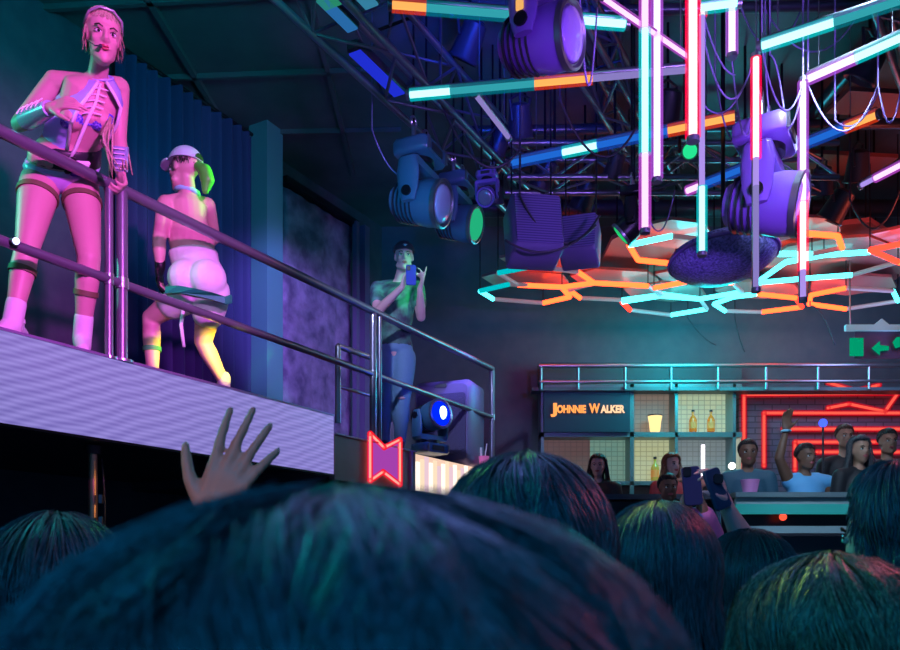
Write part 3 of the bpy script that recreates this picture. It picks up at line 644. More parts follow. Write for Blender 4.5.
vt(657, -60, 178, 4.5, [('W', 238)], .022, 'plain pinkish-white hanging tube just right of the leftmost one')
vt(693, -70, 137, 3.8, [('R', 207)], .024, 'thick white hanging tube with red edges, brightest at the centre')
vt(702, -40, 252, 4.6, [('P', 45), ('R', 12), ('P', 173), ('C', 66)], .02, 'hanging tube dim lilac above with bright cyan bottom end')
vt(732, -60, 54, 4.6, [('W', 114)], .023, 'short pinkish-white hanging tube at top, ends above the cable tangle')
vt(756, 58, 288, 4.5, [('R', 100), ('P', 28), ('L', 102)], .02, 'hanging tube red-white above and lilac below, in front of the violet moving head')
vt(803, 82, 298, 4.79, [('W', 120), ('R', 68), ('P', 28)], .021, 'rightmost hanging tube, white with red glow near its lower end')
def ht(x0, y0, x1, y1, h, segs, r, label): led_tube(P(x0, y0, h*F/(HZ-y0)), P(x1, y1, h*F/(HZ-y1)), segs, r, label, GH)
ht(392, 5, 625, 24, 3.3, [('O', 33), ('T', 155), ('C', 45)], .026, 'ceiling tube passing behind the large violet light, orange left end, cyan right end')
ht(410, 95, 686, 70, 3.2, [('C', 42), ('T', 86), ('O', 58), ('L', 90)], .026, 'long ceiling tube below the large violet light, cyan left end and orange middle')
ht(512, 163, 735, 117, 3.3, [('B', 55), ('C', 36), ('B', 70), ('O', 62)], .03, 'blue ceiling tube with short white-cyan part and orange right end')
ht(762, 46, 905, -1, 2.88, [('C', 75), ('T', 68)], .024, 'cyan ceiling tube at upper right corner, upper of the two')
ht(808, 79, 905, 36, 2.88, [('W', 50), ('C', 47)], .024, 'white-cyan ceiling tube at upper right, lower of the two')
ht(687, 191, 877, 115, 3.3, [('M', 18), ('B', 62), ('C', 28), ('B', 55), ('O', 27)], .03, 'long blue ceiling tube with pink and orange ends behind the right tubes')
ht(862, 185, 930, 150, 3.3, [('P', 14), ('M', 54)], .026, 'pink ceiling tube cut by the right picture edge')
ht(603, -2, 690, 58, 2.95, [('M', 87)], .014, 'thin pink diagonal ceiling tube crossing the vertical tubes')
ht(475, 94, 508, 137, 3.3, [('L', 40)], .022, 'short dim lilac ceiling tube left of the long blue one')
ht(700, 8, 737, 3, 3.0, [('C', 37)], .022, 'short cyan ceiling tube at very top beside the vertical tubes')

# ---------------------------------------------------------------- hexagon lights
HH = 3.1
def HP(x, y, dz=0): p = P(x, y, HH*F/(HZ-y)); p.z += dz; return p
panel_m = mat('panel_redbrown', (.42, .15, .15), .4, noise=(.5, .2, .18), nscale=3, coat=.3)
HC = dict(c=emis('hex_cyan', (.05, .75, .75), 6), o=emis('hex_orange', (1, .055, .012), 8), g=mat('hex_grey_glow', (.35, .32, .34), .4, emit=(.5, .3, .35), es=.28), r=emis('hex_red', (1, .02, .01), 7), t=emis('hex_teal', (.0, .35, .38), 1.5))  # grey edges get a faint pinkish glow put into the material
HX = [([(498, 273), (534, 266), (578, 272), (594, 283), (562, 287), (518, 285)], 'tgooog', 'hexagon ring light at left under the hanging speaker boxes'),
      ([(480, 291), (510, 284), (562, 288), (570, 297), (543, 303), (493, 299)], 'tgoogc', 'lowest left hexagon ring light with cyan left corner'),
      ([(569, 290), (595, 283), (648, 286), (660, 295), (622, 300), (580, 298)], 'gogcgo', 'hexagon ring light right of the leftmost pair, orange back edge'),
      ([(622, 302), (660, 296), (700, 299), (707, 309), (671, 315), (630, 310)], 'ccgcgr', 'hexagon ring light below the domed lamp with cyan front edge'),
      ([(629, 245), (672, 236), (706, 240), (716, 256), (676, 264), (638, 260)], 'cggooo', 'hexagon ring light partly hidden behind the domed lamp'),
      ([(654, 288), (690, 281), (733, 283), (742, 292), (700, 299), (662, 294)], 'oogccg', 'hexagon ring light directly under the domed lamp'),
      ([(714, 304), (733, 297), (757, 294), (796, 298), (802, 307), (762, 312), (725, 311)], 'ccorogc', 'hexagon ring light at lower centre right with orange right side'),
      ([(809, 304), (811, 295), (846, 288), (893, 291), (898, 301), (846, 309)], 'oogcgo', 'lowest right hexagon ring light near the hanging exit sign'),
      ([(756, 283), (786, 262), (824, 255), (870, 252), (898, 262), (852, 275), (810, 278)], 'cccggcc', 'large cyan-edged hexagon ring light at the right'),
      ([(766, 243), (800, 233), (838, 236), (842, 248), (812, 254), (778, 254)], 'googcg', 'farthest hexagon ring light behind the rightmost tubes'),
      ([(870, 250), (905, 243), (950, 246), (960, 262), (930, 268), (898, 262)], 'rogoor', 'hexagon ring light cut by the right picture edge')]
for pts, cs, lb in HX:
    w_ = [HP(x, y) for x, y in pts]; ctr = sum(w_, V())/len(w_)
    t = thing('hexagon_light', ctr, lb, 'ceiling light', 'neon hexagon lights')
    for i in range(len(w_)):
        a, b = w_[i], w_[(i+1) % len(w_)]; k = cs[i]
        M().cyl(a, b, .027 if k != 'g' else .024, n=10).build('lit_edge' if k not in 'g' else 'grey_edge', HC[k], t, 60)
    M().prism([ctr+(p-ctr)*.97+V((0, 0, .16)) for p in w_], (0, 0, .03)).build('backing_panel', panel_m, t)
    for i in range(0, len(w_), 2): M().cyl(w_[i], V((w_[i].x, w_[i].y, CE)), .006, n=6).build('hanger', black, t)
def panel(pts, z, label):
    w_ = [P(x, y, z*F/(HZ-y)) for x, y in pts]; ctr = sum(w_, V())/len(w_); t = thing('ceiling_raft', ctr, label, 'ceiling panel', 'suspended red-brown rafts')
    M().prism(w_, (0, 0, .05)).build('board', panel_m, t)
    for p in w_: q = ctr+(p-ctr)*.9; M().cyl((q.x, q.y, q.z+.05), (q.x, q.y, CE), .008, n=6).build('hanger', black, t)
panel([(745, 262), (775, 232), (870, 222), (925, 256), (880, 292), (800, 296)], 3.42, 'big suspended red-brown raft above the right hexagon lights')
panel([(590, 284), (612, 240), (640, 226), (700, 232), (720, 262), (700, 286)], 3.42, 'suspended dark red-brown raft behind the domed lamp')

# domed lamp, speaker boxes, exit sign
dc = P(723, 258, 6.1)
t = thing('domed_lamp', dc, 'wide speckled violet domed disc hanging behind the vertical tubes', 'pendant lamp')
Rd = Matrix.Rotation(-.1, 3, 'X')@Matrix.Rotation(-.06, 3, 'Y')
m = M(); prof = [(.02, -.13), (.15, -.125), (.27, -.095), (.35, -.04), (.37, 0), (.36, .04), (.25, .1), (.06, .14)]
m.loft_rings([[dc+Rd@V((r*1.08*math.cos(a), r*1.08*math.sin(a), z*1.08)) for a in [2*math.pi*k/48 for k in range(48)]] for r, z in prof])
m.build('dome', mat('speckled_dome', (.09, .08, .34), .35, noise=(.42, .36, .95), bump=.25, nscale=55), t, 50)
M().ring(dc, Rd, .402, .014, 48).build('rim', violet_f, t, 180)
M().cyl(dc+V((0, 0, .12)), V((dc.x, dc.y, CE)), .016).build('stem', black, t, 40)
def box_speaker(px, py, d_, sz, yaw, tilt, label):
    c = P(px, py, d_); R = Matrix.Rotation(yaw, 3, 'Z')@Matrix.Rotation(tilt, 3, 'X'); t = thing('hanging_speaker', c, label, 'speaker', 'hanging speaker boxes')
    M().bbox(c, sz, R, .03).build('cabinet', mat('speaker_paint', (.2, .17, .4), .5), t, 40)
    M().bbox(c+R@V((0, -sz[1]/2-.008, 0)), (sz[0]*.9, .015, sz[2]*.9), R, .02).build('grille', striped('speaker_grille', (.09, .07, .24), (.2, .16, .42), 14, 'Z', rough=1) if 'speaker_grille' not in MATS else MATS['speaker_grille'], t, 40)
    for q in (-1, 1):
        h = c+R@V((q*sz[0]*.4, 0, sz[2]*.5)); M().cyl(h, V((h.x, h.y, CE)), .007, n=6).build('hanging_wire', black, t)
    M().box(c+R@V((0, 0, sz[2]/2+.015)), (sz[0]*.9, .05, .02), R).build('bracket', black, t)
box_speaker(533, 233, 6.6, (.42, .35, .5), .15, -.25, 'taller violet speaker box hanging above the left hexagon lights')
box_speaker(580, 243, 6.9, (.33, .3, .36), -.3, -.3, 'smaller tilted violet speaker box hanging right of the taller one')
# exit sign
d_ = 8.9; s0 = P(843, 327, d_); t = thing('exit_sign', s0, 'hanging exit sign with green square and arrow at the right edge', 'sign')
M().box(P(882, 328, d_), (.82, .05, .065)).build('top_bar', mat('sign_bar', (.3, .5, .6), .4, emit=(.2, .5, .6), es=.35), t)
M().box(P(888, 345, d_+.02), (.75, .012, .3)).build('clear_panel', mat('sign_panel', (.14, .12, .2), .3, alpha=.75), t)
g_ = emis('exit_green', (0, .36, .17), .9)
M().box(P(856.5, 347, d_-.01), (.15, .012, .2)).build('green_square', g_, t)
ar = [(872, 348), (880, 341), (880, 345), (889, 346), (889, 350), (880, 351), (880, 355)]
M().prism([P(x, y, d_-.01) for x, y in ar], (0, .012, 0)).build('green_arrow', g_, t)
M().prism([P(x, y, d_-.01) for x, y in ((893, 342), (897, 337), (910, 337), (910, 352), (905, 352), (903, 346), (896, 348))], (0, .012, 0)).build('green_figure', g_, t)
M().prism([P(x, y, d_-.01) for x, y in ((874, 320+5), (882, 318.5), (890, 325))], (0, .03, 0)).build('hook_plate', MATS['sign_bar'], t)
for x in (850, 905): M().cyl(P(x, 325, d_), V((*P(x, 325, d_)[:2], CE)), .008, n=6).build('hanger', grey, t)
# ---------------------------------------------------------------- cables, lamps and pipes of the ceiling
cab = mat('cable_lilac', (.25, .2, .45), .5); cabd = mat('cable_dark', (.05, .05, .07), .5)
def cable(a, b, sag, label, mt=cab, r=.008, side=V((0, 0, 0))):
    o = M().tube([V((a.x, a.y, CE))]*(a.z > 4.3)+bez(a, b, sag, 14, side), r, 6).build('cable', mt, None, 180); tag(o, label, 'cable', 'ceiling cables')
CB = [((700, 3), (735, 75), .10, 4.6, 'near the short cyan tube'), ((705, 45), (756, 50), .3, 4.6, 'looping between the lilac tube and the cyan corner tube'), ((732, 60), (760, 60), .45, 4.7, 'hanging deep below the short white tube'),
      ((762, 50), (803, 82), .25, 4.6, 'between the two corner tubes'), ((770, 55), (785, 120), -.1, 4.7, 'dropping to the violet moving head from the corner tube'), ((803, 85), (784, 125), .1, 4.7, 'running from the rightmost tube down to the violet moving head'),
      ((808, 85), (878, 85), .28, 4.8, 'in a wide loop right of the rightmost tube'), ((878, 85), (905, 60), .3, 4.8, 'in a bright loop at the right picture edge'), ((740, 5), (800, 12), .25, 5.0, 'looping at the top behind the short white tube'),
      ((760, 0), (860, 12), .3, 5.2, 'in a broad loop at the top right'), ((835, 120), (880, 88), .12, 5.0, 'slanting up to the right over the blue tube'), ((580, 5), (597, 8), .42, 4.2, 'hanging in a narrow loop right of the large violet light'),
      ((640, 180), (675, 190), .35, 6.0, 'looped under the small green-glowing light'), ((372, 130), (430, 145), .3, 6.2, 'looped beside the nearer teal moving head'), ((700, 100), (756, 55), .2, 4.9, 'crossing behind the lilac tube'),
      ((715, 75), (745, 120), .25, 5.0, 'dangling above the violet moving head'), ((765, 60), (770, 118), .05, 4.8, 'straight down beside the red-white tube')]
for (a, b, sg, d_, lb) in CB: cable(P(*a, d_), P(*b, d_+.1), sg, 'pale lilac cable '+lb, r=.0055)
CB2 = [((520, 196), (600, 215), .3, 6.4, 'across the taller hanging speaker box'), ((505, 240), (596, 225), .15, 6.3, 'slack across both hanging speaker boxes'), ((560, 100), (640, 120), .35, 6, 'under the long blue tube'), ((440, 100), (520, 150), .3, 6.2, 'left of the blue tube'),
       ((810, 306), (835, 345), -.12, 9.5, 'hanging below the lowest right hexagon'), ((688, 318), (716, 345), .05, 10.3, 'on the back wall, left one'), ((735, 318), (745, 352), .05, 10.3, 'on the back wall, right one'), ((850, 200), (900, 190), .3, 7.2, 'below the pink tube at the right edge')]
for (a, b, sg, d_, lb) in CB2: cable(P(*a, d_), P(*b, d_+.05), sg, 'dark cable '+lb, mt=cabd, r=.009)
# par cans hung at ceiling
def par_can(c, aim, s, label, mt, lens):
    t = thing('par_can', c, label, 'stage light', 'small ceiling par cans'); a = V(aim).normalized()
    x = a.orthogonal().normalized(); z = a.cross(x)
    def rg(q, r): return [c+a*q*s+(x*math.cos(k)+z*math.sin(k))*r*s for k in [2*math.pi*i/16 for i in range(16)]]
    M().loft_rings([rg(-.12, .04), rg(-.1, .08), rg(.1, .1), rg(.12, .11), rg(.13, .105), rg(.1, .085)]).build('can', mt, t, 40)
    M().loft_rings([rg(.1, .085), rg(.112, .05)]).build('lens', lens, t, 180)
    M().tube([c+x*.1*s, c+x*.13*s+V((0, 0, .16*s)), c+V((0, 0, .2*s)), c-x*.13*s+V((0, 0, .16*s)), c-x*.1*s], .01*s).build('yoke', mt, t)
    M().cyl(c+V((0, 0, .2*s)), V((c.x, c.y, CE)), .012).build('hanger', black, t)
lens_b = emis('lens_blue', (.02, .1, .9), .8); lens_g = emis('lens_green', (.02, .6, .3), .8); lens_d = mat('lens_off', (.2, .25, .35), .1, coat=1)
wh = ['left of the long blue tube', 'under the middle truss', 'above the small green-glowing light', 'between the orange tube end and the pink tubes', 'above the taller speaker box', 'above the smaller speaker box', 'behind the blue tube at its left end',
      'over the right edge of the domed lamp', 'at the right below the long blue tube', 'right of the rightmost tube', 'near the pink tube at right edge', 'near the top right corner', 'in the top centre behind the large light', 'just right of the farther teal light']
pc = [(500, 140, 7), (545, 175, 7.3), (615, 165, 7), (668, 108, 6.6), (525, 185, 7.6), (585, 195, 7.8), (520, 120, 6.6), (745, 215, 6.9), (822, 180, 7.3), (838, 205, 7.5), (858, 165, 7.6), (870, 60, 6.0), (470, 40, 6.2), (495, 190, 7.6)]
for i, ((x, y, d_), wv) in enumerate(zip(pc, wh)):
    c = P(x, y, d_); c.z = min(c.z, CE-.3); par_can(c, (random.uniform(-.5, .5), .5, -.9), random.uniform(.8, 1.2), 'small dark par can '+wv, darkp, lens_d)
pipe_m = mat('duct_pipe', (.09, .11, .14), .35, .6)
for i, (a, b, r, lb) in enumerate((((.2, 7.8, CE-.25), (6.2, 7.6, CE-.25), .05, 'dark ceiling pipe crossing above the right truss'), ((.0, 6.2, CE-.2), (6.0, 6.0, CE-.2), .04, 'thin dark ceiling pipe crossing in the middle'),
          ((1.2, 4.0, CE-.12), (1.6, 9.6, CE-.12), .045, 'dark ceiling pipe running front to back at the centre'), ((3.6, 4.2, CE-.15), (3.4, 9.8, CE-.15), .06, 'thick dark ceiling pipe running front to back at the right'), ((-.3, 9.4, CE-.3), (6.0, 9.4, CE-.3), .1, 'fat dark air duct over the back of the room'))):
    tag(M().cyl(a, b, r, n=14).build('ceiling_pipe', pipe_m, None, 60), lb, 'pipe', 'ceiling pipes')
# reddish boards at the upper right ceiling
for i, (x, y, sx, sy, lb) in enumerate(((4.1, 7.0, 1.5, .35, 'upper reddish'), (3.6, 8.0, 1.6, .4, 'lower reddish'), (4.9, 5.8, 1.2, .4, 'dark reddish corner'))):
    t = thing('ceiling_baffle', (x, y, CE-.5), lb+' ceiling baffle board at the upper right', 'ceiling panel', 'reddish baffles')
    M().box((x, y, CE-.45), (sx, sy, .04), Matrix.Rotation(.1, 3, 'Z')).build('board', mat('baffle_red', (.28, .09, .07), .5), t)
    for q in (-1, 1): M().cyl((x+q*sx*.4, y, CE-.43), (x+q*sx*.4, y, CE), .01).build('hanger', black, t)
lamp('POINT', 'red_baffle_light', (4.3, 7.2, CE-1.2), (1, .12, .08), 14, None, .2)

# ---------------------------------------------------------------- back bar
YB = 10.2
def Q(x, y, d=YB): return P(x, y, d)
def rect(mm, x0, y0, x1, y1, d, th):
    a = Q(x0, y0, d); b = Q(x1, y1, d); return mm.box(((a.x+b.x)/2, d+th/2, (a.z+b.z)/2), (abs(b.x-a.x), th, abs(a.z-b.z)))
PF = 1.0        # bar platform height
struct(M().box((3.9, 8.5, PF/2), (6.2, 4.3, PF)).build('trim_platform', floor_m))
shelf_m = mat('shelf_frame', (.2, .3, .32), .4, .4)
tb = thing('back_bar_shelving', (Q(590, 480).x, YB, PF), 'tall back bar shelving with lit glass cells behind the bar staff', 'shelving')
rect(M(), 541, 362, 742, 388, 10.35, .02).build('header_board', mat('header_dark', (.04, .09, .11), .5), tb)
m = M()
for x0, y0, x1, y1 in ((541, 384, 742, 388), (541, 432, 742, 437), (541, 481, 742, 485)): rect(m, x0, y0, x1, y1, 10.05, .32)
m.build('shelf_boards', shelf_m, tb)
for x0, x1 in ((541, 544), (630, 634), (675, 678), (733, 736)):
    b0 = Q(x0, 384, 10.05); b1 = Q(x1, 384, 10.05); M().box(((b0.x+b1.x)/2, 10.21, (b0.z+PF)/2), (b1.x-b0.x, .32, b0.z-PF)).build('upright', shelf_m, tb)
def grid(name, c1, c2, es):
    m = bpy.data.materials.new(name); m.use_nodes = True; nt = m.node_tree; b = nt.nodes['Principled BSDF']
    tc = nt.nodes.new('ShaderNodeTexCoord'); br = nt.nodes.new('ShaderNodeTexBrick'); mp = nt.nodes.new('ShaderNodeMapping'); mp.inputs['Rotation'].default_value = (math.pi/2, 0, 0)
    br.inputs['Scale'].default_value = 1; br.offset = 0; br.inputs['Brick Width'].default_value = .075; br.inputs['Row Height'].default_value = .06; br.inputs['Mortar Size'].default_value = .005
    br.inputs['Color1'].default_value = (*c1, 1); br.inputs['Color2'].default_value = (*c2, 1); br.inputs['Mortar'].default_value = (*[x*.55 for x in c1], 1)
    nt.links.new(tc.outputs['Object'], mp.inputs[0]); nt.links.new(mp.outputs[0], br.inputs[0]); nt.links.new(br.outputs[0], b.inputs['Emission Color']); b.inputs['Emission Strength'].default_value = es
    b.inputs['Base Color'].default_value = (.1, .1, .1, 1); MATS[name] = m; return m
cells = [(544, 437, 590, 481, (.16, .10, .09), (.18, .1, .09), .6), (590, 437, 630, 481, (.16, .32, .26), (.2, .34, .26), .75), (634, 388, 675, 432, (.26, .2, .16), (.28, .22, .17), .7), (634, 437, 675, 481, (.52, .55, .3), (.5, .55, .33), .8),
         (678, 388, 733, 432, (.42, .56, .38), (.5, .58, .36), .85), (678, 437, 736, 481, (.22, .28, .3), (.24, .3, .3), .7)]
for i, (x0, y0, x1, y1, a, b, es) in enumerate(cells): rect(M(), x0, y0, x1, y1, 10.33, .02).build('lit_back_panel', grid('cell_%d' % i, a, b, es), tb)
rect(M(), 541, 485, 742, 560, 10.1, .25).build('base_cabinet', mat('dark_wood', (.06, .035, .03), .5), tb)
rect(M(), 736, 437, 742, 481, 10.3, .03).build('pale_strip', emis('pale_cell', (.45, .5, .4), .8), tb)
# brand sign panel
ts = thing('wall_sign', (Q(587, 432, 10.0).x, 10.0, Q(587, 432, 10.0).z), 'dark blue sign board with glowing orange lettering on the shelving', 'sign')
rect(M(), 544, 388, 630, 432, 10.0, .04).build('sign_board', mat('sign_blue', (.015, .07, .11), .5), ts)
def text(s, px0, px1, py, ph, d, mt, parent, name='lettering', bold=.02, small=.72, ext=.01):
    cur_ = bpy.data.curves.new('t', 'FONT'); cur_.body = s; cur_.size = 1; cur_.offset = bold; cur_.extrude = .02
    o = bpy.data.objects.new('t', cur_); COL.objects.link(o); bpy.context.view_layer.update()
    e = o.evaluated_get(bpy.context.evaluated_depsgraph_get()); me = e.to_mesh(); vs_ = [tuple(v.co) for v in me.vertices]; fs_ = [tuple(p.vertices) for p in me.polygons]; e.to_mesh_clear(); bpy.data.objects.remove(o)
    a = np.array(vs_); x0, x1 = a[:, 0].min(), a[:, 0].max(); A_, B_ = P(px0, py, d), P(px1, py, d); k = (B_.x-A_.x)/(x1-x0); y1 = a[:, 1].max(); ky = ph/F*d/y1
    m = M(); m.add([(A_.x+(x-x0)*k, d-z*k*.5, A_.z+y*ky) for x, y, z in vs_], fs_); return m.build(name, mt, parent)
om = emis('letter_orange', (1, .32, .08), 1.5); wm = emis('letter_warm', (1, .6, .35), 1.3)
hs_ = 1.25
text('J', 550.5, 557, 413, 10, 9.98, om, ts, bold=.05); text('OHNNIE', 557, 586, 412.5, 7.5, 9.98, om, ts, bold=.05)
text('W', 589, 600, 412.5, 9, 9.98, om, ts, bold=.04); hs_ = 1.1; text('ALKER', 600.5, 625, 412.5, 7.5, 9.98, wm, ts, bold=.05)
# header rail
th_ = thing('balcony_rail', (Q(720, 385, 9.9).x, 9.9, Q(720, 385, 9.9).z), 'teal-grey tubular rail running above the back bar', 'railing')
for y, r in ((366, .028), (382, .022)): M().cyl(Q(539, y, 9.9), Q(925, y-(1 if y == 366 else 1), 9.9), r, n=12).build('rail_bar', alu, th_, 60)
for x in (541, 578, 625, 671, 718, 766, 818, 869, 915): M().cyl(Q(x, 389, 9.9), Q(x, 365, 9.9), .018, n=10).build('rail_post', alu, th_, 60)
M().box(Q(732, 390, 10.0)+V((0, .05, 0)), (5.0, .25, .04)).build('ledge', mat('ledge_teal', (.12, .2, .22), .5), th_)
# bottles, lamp, light stick
def bottle(x, yb, yt, d, label, mt, base=None):
    a = Q(x, yb, d); h = Q(x, yt, d).z-a.z; r = h*.17
    t = thing('liquor_bottle', a, label, 'bottle', 'amber bottles on the back bar')
    pr = [(.01, r*.9), (.04, r), (.55, r), (.66, r*.7), (.74, r*.35), (.92, r*.33)]
    M().loft_rings([[a+V((rr*math.cos(k), rr*math.sin(k), z*h)) for k in [2*math.pi*i/16 for i in range(16)]] for z, rr in pr]).build('bottle_glass', mt, t, 50)
    M().cyl(a+V((0, 0, .91*h)), a+V((0, 0, h)), r*.4, n=12).build('cap', darkp, t, 40)
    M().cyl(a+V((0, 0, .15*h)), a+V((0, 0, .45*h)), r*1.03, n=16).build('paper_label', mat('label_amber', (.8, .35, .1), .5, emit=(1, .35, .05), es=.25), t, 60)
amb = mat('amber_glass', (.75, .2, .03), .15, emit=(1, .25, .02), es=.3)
bottle(693, 432, 410, 10.2, 'amber bottle on the upper lit shelf, left of two', amb); bottle(711, 432, 410, 10.2, 'amber bottle on the upper lit shelf, right of two', amb)
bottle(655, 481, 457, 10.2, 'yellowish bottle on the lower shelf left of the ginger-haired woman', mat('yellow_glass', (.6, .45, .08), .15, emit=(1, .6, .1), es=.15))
a = Q(655, 436, 10.15); t = thing('table_lamp', a+V((0, 0, -.03)), 'small glowing bucket lamp on the upper shelf beside the lettered sign', 'lamp')
a = Q(655, 432, 10.15); M().loft_rings([[a+V((r*math.cos(k), r*math.sin(k), z)) for k in [2*math.pi*i/16 for i in range(16)]] for z, r in ((.0, .055), (.02, .065), (.12, .075), (.2, .09))]).build('shade', emis('lamp_warm', (1, .72, .3), 1.4), t, 50)
M().cyl(a+V((0, 0, .2)), a+V((0, 0, .215)), .092, n=16).build('rim', darkp, t, 40)
a = Q(703, 481, 10.0); b = Q(703, 445, 10.0); t = thing('light_stick', a, 'bright white upright light stick on the lower shelf', 'lamp')
M().cyl(a+V((0, 0, .02)), b, .022).build('tube', emis('stick_white', (.95, .85, 1), 3.5), t, 60); M().cyl(a, a+V((0, 0, .02)), .05).build('foot', darkp, t)
# right wall bay with neon
brick = mat('bay_brick', (.12, .09, .13), .7); 
def brickmat():
    m = bpy.data.materials.new('brick_violet'); m.use_nodes = True; nt = m.node_tree; b = nt.nodes['Principled BSDF']
    tc = nt.nodes.new('ShaderNodeTexCoord'); br = nt.nodes.new('ShaderNodeTexBrick'); mp = nt.nodes.new('ShaderNodeMapping'); mp.inputs['Rotation'].default_value = (math.pi/2, 0, 0)
    br.inputs['Scale'].default_value = 1; br.inputs['Brick Width'].default_value = .22; br.inputs['Row Height'].default_value = .075; br.inputs['Mortar Size'].default_value = .008
    br.inputs['Color1'].default_value = (.18, .14, .2, 1); br.inputs['Color2'].default_value = (.13, .10, .17, 1); br.inputs['Mortar'].default_value = (.07, .06, .09, 1)
    nt.links.new(tc.outputs['Object'], mp.inputs[0]); nt.links.new(mp.outputs[0], br.inputs[0]); nt.links.new(br.outputs[0], b.inputs['Base Color']); b.inputs['Roughness'].default_value = .6; return m
t = M(); a = Q(739, 388, 10.3); b = Q(925, 388, 10.3); t.box(((a.x+b.x)/2, 10.36, (a.z+PF)/2), (b.x-a.x, .12, a.z-PF)); tag(t.build('brick_bay', brickmat(), None), 'violet-grey brick wall bay behind the red neon rectangles', 'wall panel')
red = emis('neon_orange_red', (1, .13, .08), 1.5); rs_ = glow('neon_halo_red', (.8, .0, .02), .8, .4)
NE = [([(744, 470), (744, 394.5), (898, 393), (885, 411.5), (849, 404), (828, 408)], 'outermost red neon frame with a bent tail at its upper right'), ([(764, 466), (764, 413), (925, 413)], 'second red neon frame inside the outermost one'),
      ([(783, 429), (925, 429)], 'single red neon bar behind the raised hand'), ([(795, 470), (795, 442), (877, 442)], 'small red neon frame around the man in the light blue tank top'), ([(817, 452), (925, 452)], 'short lowest red neon bar behind the tank top man'),
      ([(828, 382.5), (856, 391), (879, 385)], 'red neon chevron above the frames')]
for i, (pts, lb) in enumerate(NE):
    w_ = [Q(x, y, 10.24-.02*(i == 5)) for x, y in pts]; t = thing('neon_line', w_[0], lb, 'neon light', 'red neon frames on the brick bay')
    neon(M(), w_, .018).build('neon_core', red, t, 180); neon(M(), w_, .038).build('neon_halo', rs_, t, 180)  # outer shell is a painted halo of the neon core
    for p in w_: M().cyl(p, p+V((0, .08, 0)), .012, n=8).build('standoff', darkp, t)
# front counter
cm = mat('counter_metal', (.22, .3, .33), .4, .3)
def crect(mm, x0, y0, x1, y1, d, th): return rect(mm, x0, y0, x1, y1, d, th)
tcn = thing('bar_counter', (P(820, 0, 6.5).x, 6.5, PF), 'long grey-teal counter with metal front rails before the people at right', 'counter')
crect(M(), 736, 492, 925, 497, 6.4, .55).build('worktop', cm, tcn); crect(M(), 736, 497, 925, 504, 6.43, .04).build('upper_fascia', mat('counter_grey', (.3, .33, .36), .5), tcn)
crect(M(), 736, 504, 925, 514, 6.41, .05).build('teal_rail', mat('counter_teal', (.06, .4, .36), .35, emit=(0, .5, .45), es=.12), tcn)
crect(M(), 737, 514, 925, 526, 6.6, .06).build('recess_panel', black, tcn)
crect(M(), 730, 526, 925, 533, 6.4, .06).build('lower_rail', mat('counter_pale', (.3, .42, .46), .4), tcn)
a = P(737, 533, 6.5); b = P(925, 533, 6.5); M().box(((a.x+b.x)/2, 6.72, (a.z+PF)/2), (b.x-a.x, .4, a.z-PF)).build('body_panel', darkp, tcn)
M().box(((a.x+b.x)/2, 6.78, 2.05), (b.x-a.x-.02, .25, .35)).build('carcass', darkp, tcn)
M().cyl(P(783, 517, 6.58), P(783, 517, 6.5), .03).build('red_indicator', emis('red_dot', (1, .08, .04), 1.6), tcn, 40)
# low back shelf that the staff stand behind, left part
tcl = thing('service_counter', (P(640, 0, 7.9).x, 7.9, PF), 'dark low service counter in front of the lit shelving', 'counter')
a = P(545, 497, 7.7); b = P(728, 497, 7.7); M().box(((a.x+b.x)/2, 7.9, a.z), (b.x-a.x, .5, .05)).build('worktop', mat('counter_dark', (.05, .06, .09), .4), tcl); M().box(((a.x+b.x)/2, 7.95, (a.z+PF)/2-.02), (b.x-a.x-.06, .4, a.z-PF-.04)).build('cabinet', black, tcl)

# ---------------------------------------------------------------- performer with halter top
def person(loc, label, group=None): return thing('person', loc, label, 'person', group)
J = dict(head=P(103, 37, 3.95), neck=P(98, 80, 4.1), chest=P(86, 112, 4.14), waist=P(73, 142, 4.22), pelvis=P(61, 170, 4.28), face=V((.62, -1, -.36)), hup=V((.1, -.15, 1)),
    shR=P(55, 82, 4.1), shL=P(119, 88, 4.24), elR=P(19, 124, 4.12), elL=P(119, 137, 4.3), wrR=P(50, 108, 3.86), wrL=P(121, 172, 4.38),
    hipR=P(40, 184, 4.24), hipL=P(80, 186, 4.36), knR=P(27, 248, 4.12), knL=P(89, 258, 4.25), anR=P(12, 322, 4.08), anL=P(82, 338, 4.36), bust=1)
J['anR'].z = ST+.11; J['anL'].z = ST+.11
J['toeR'] = J['anR']+V((-.02, -.12, -.075)); J['toeL'] = J['anL']+V((.05, -.10, -.075))
root = person((*J['pelvis'][:2], ST), 'blonde woman performer in lilac halter jacket and white boots leaning on the stage rail')
bo, Rh = body(root, J, skin, .0062, 1.06, False, {'R': dict(d=V((.9, -.25, .12)), n=V((.2, .9, -.4)), t=-1, curl=(.25, .35, .5, .6)), 'L': dict(d=V((.12, -.1, -.75)), n=V((-.5, -.7, -.2)), t=1, curl=(.75, .8, .8, .8), tcurl=.8)}, 1.08)
up1 = (J['neck']-J['waist']).normalized(); sv = (J['shR']-J['shL']).normalized(); fv = up1.cross(sv)
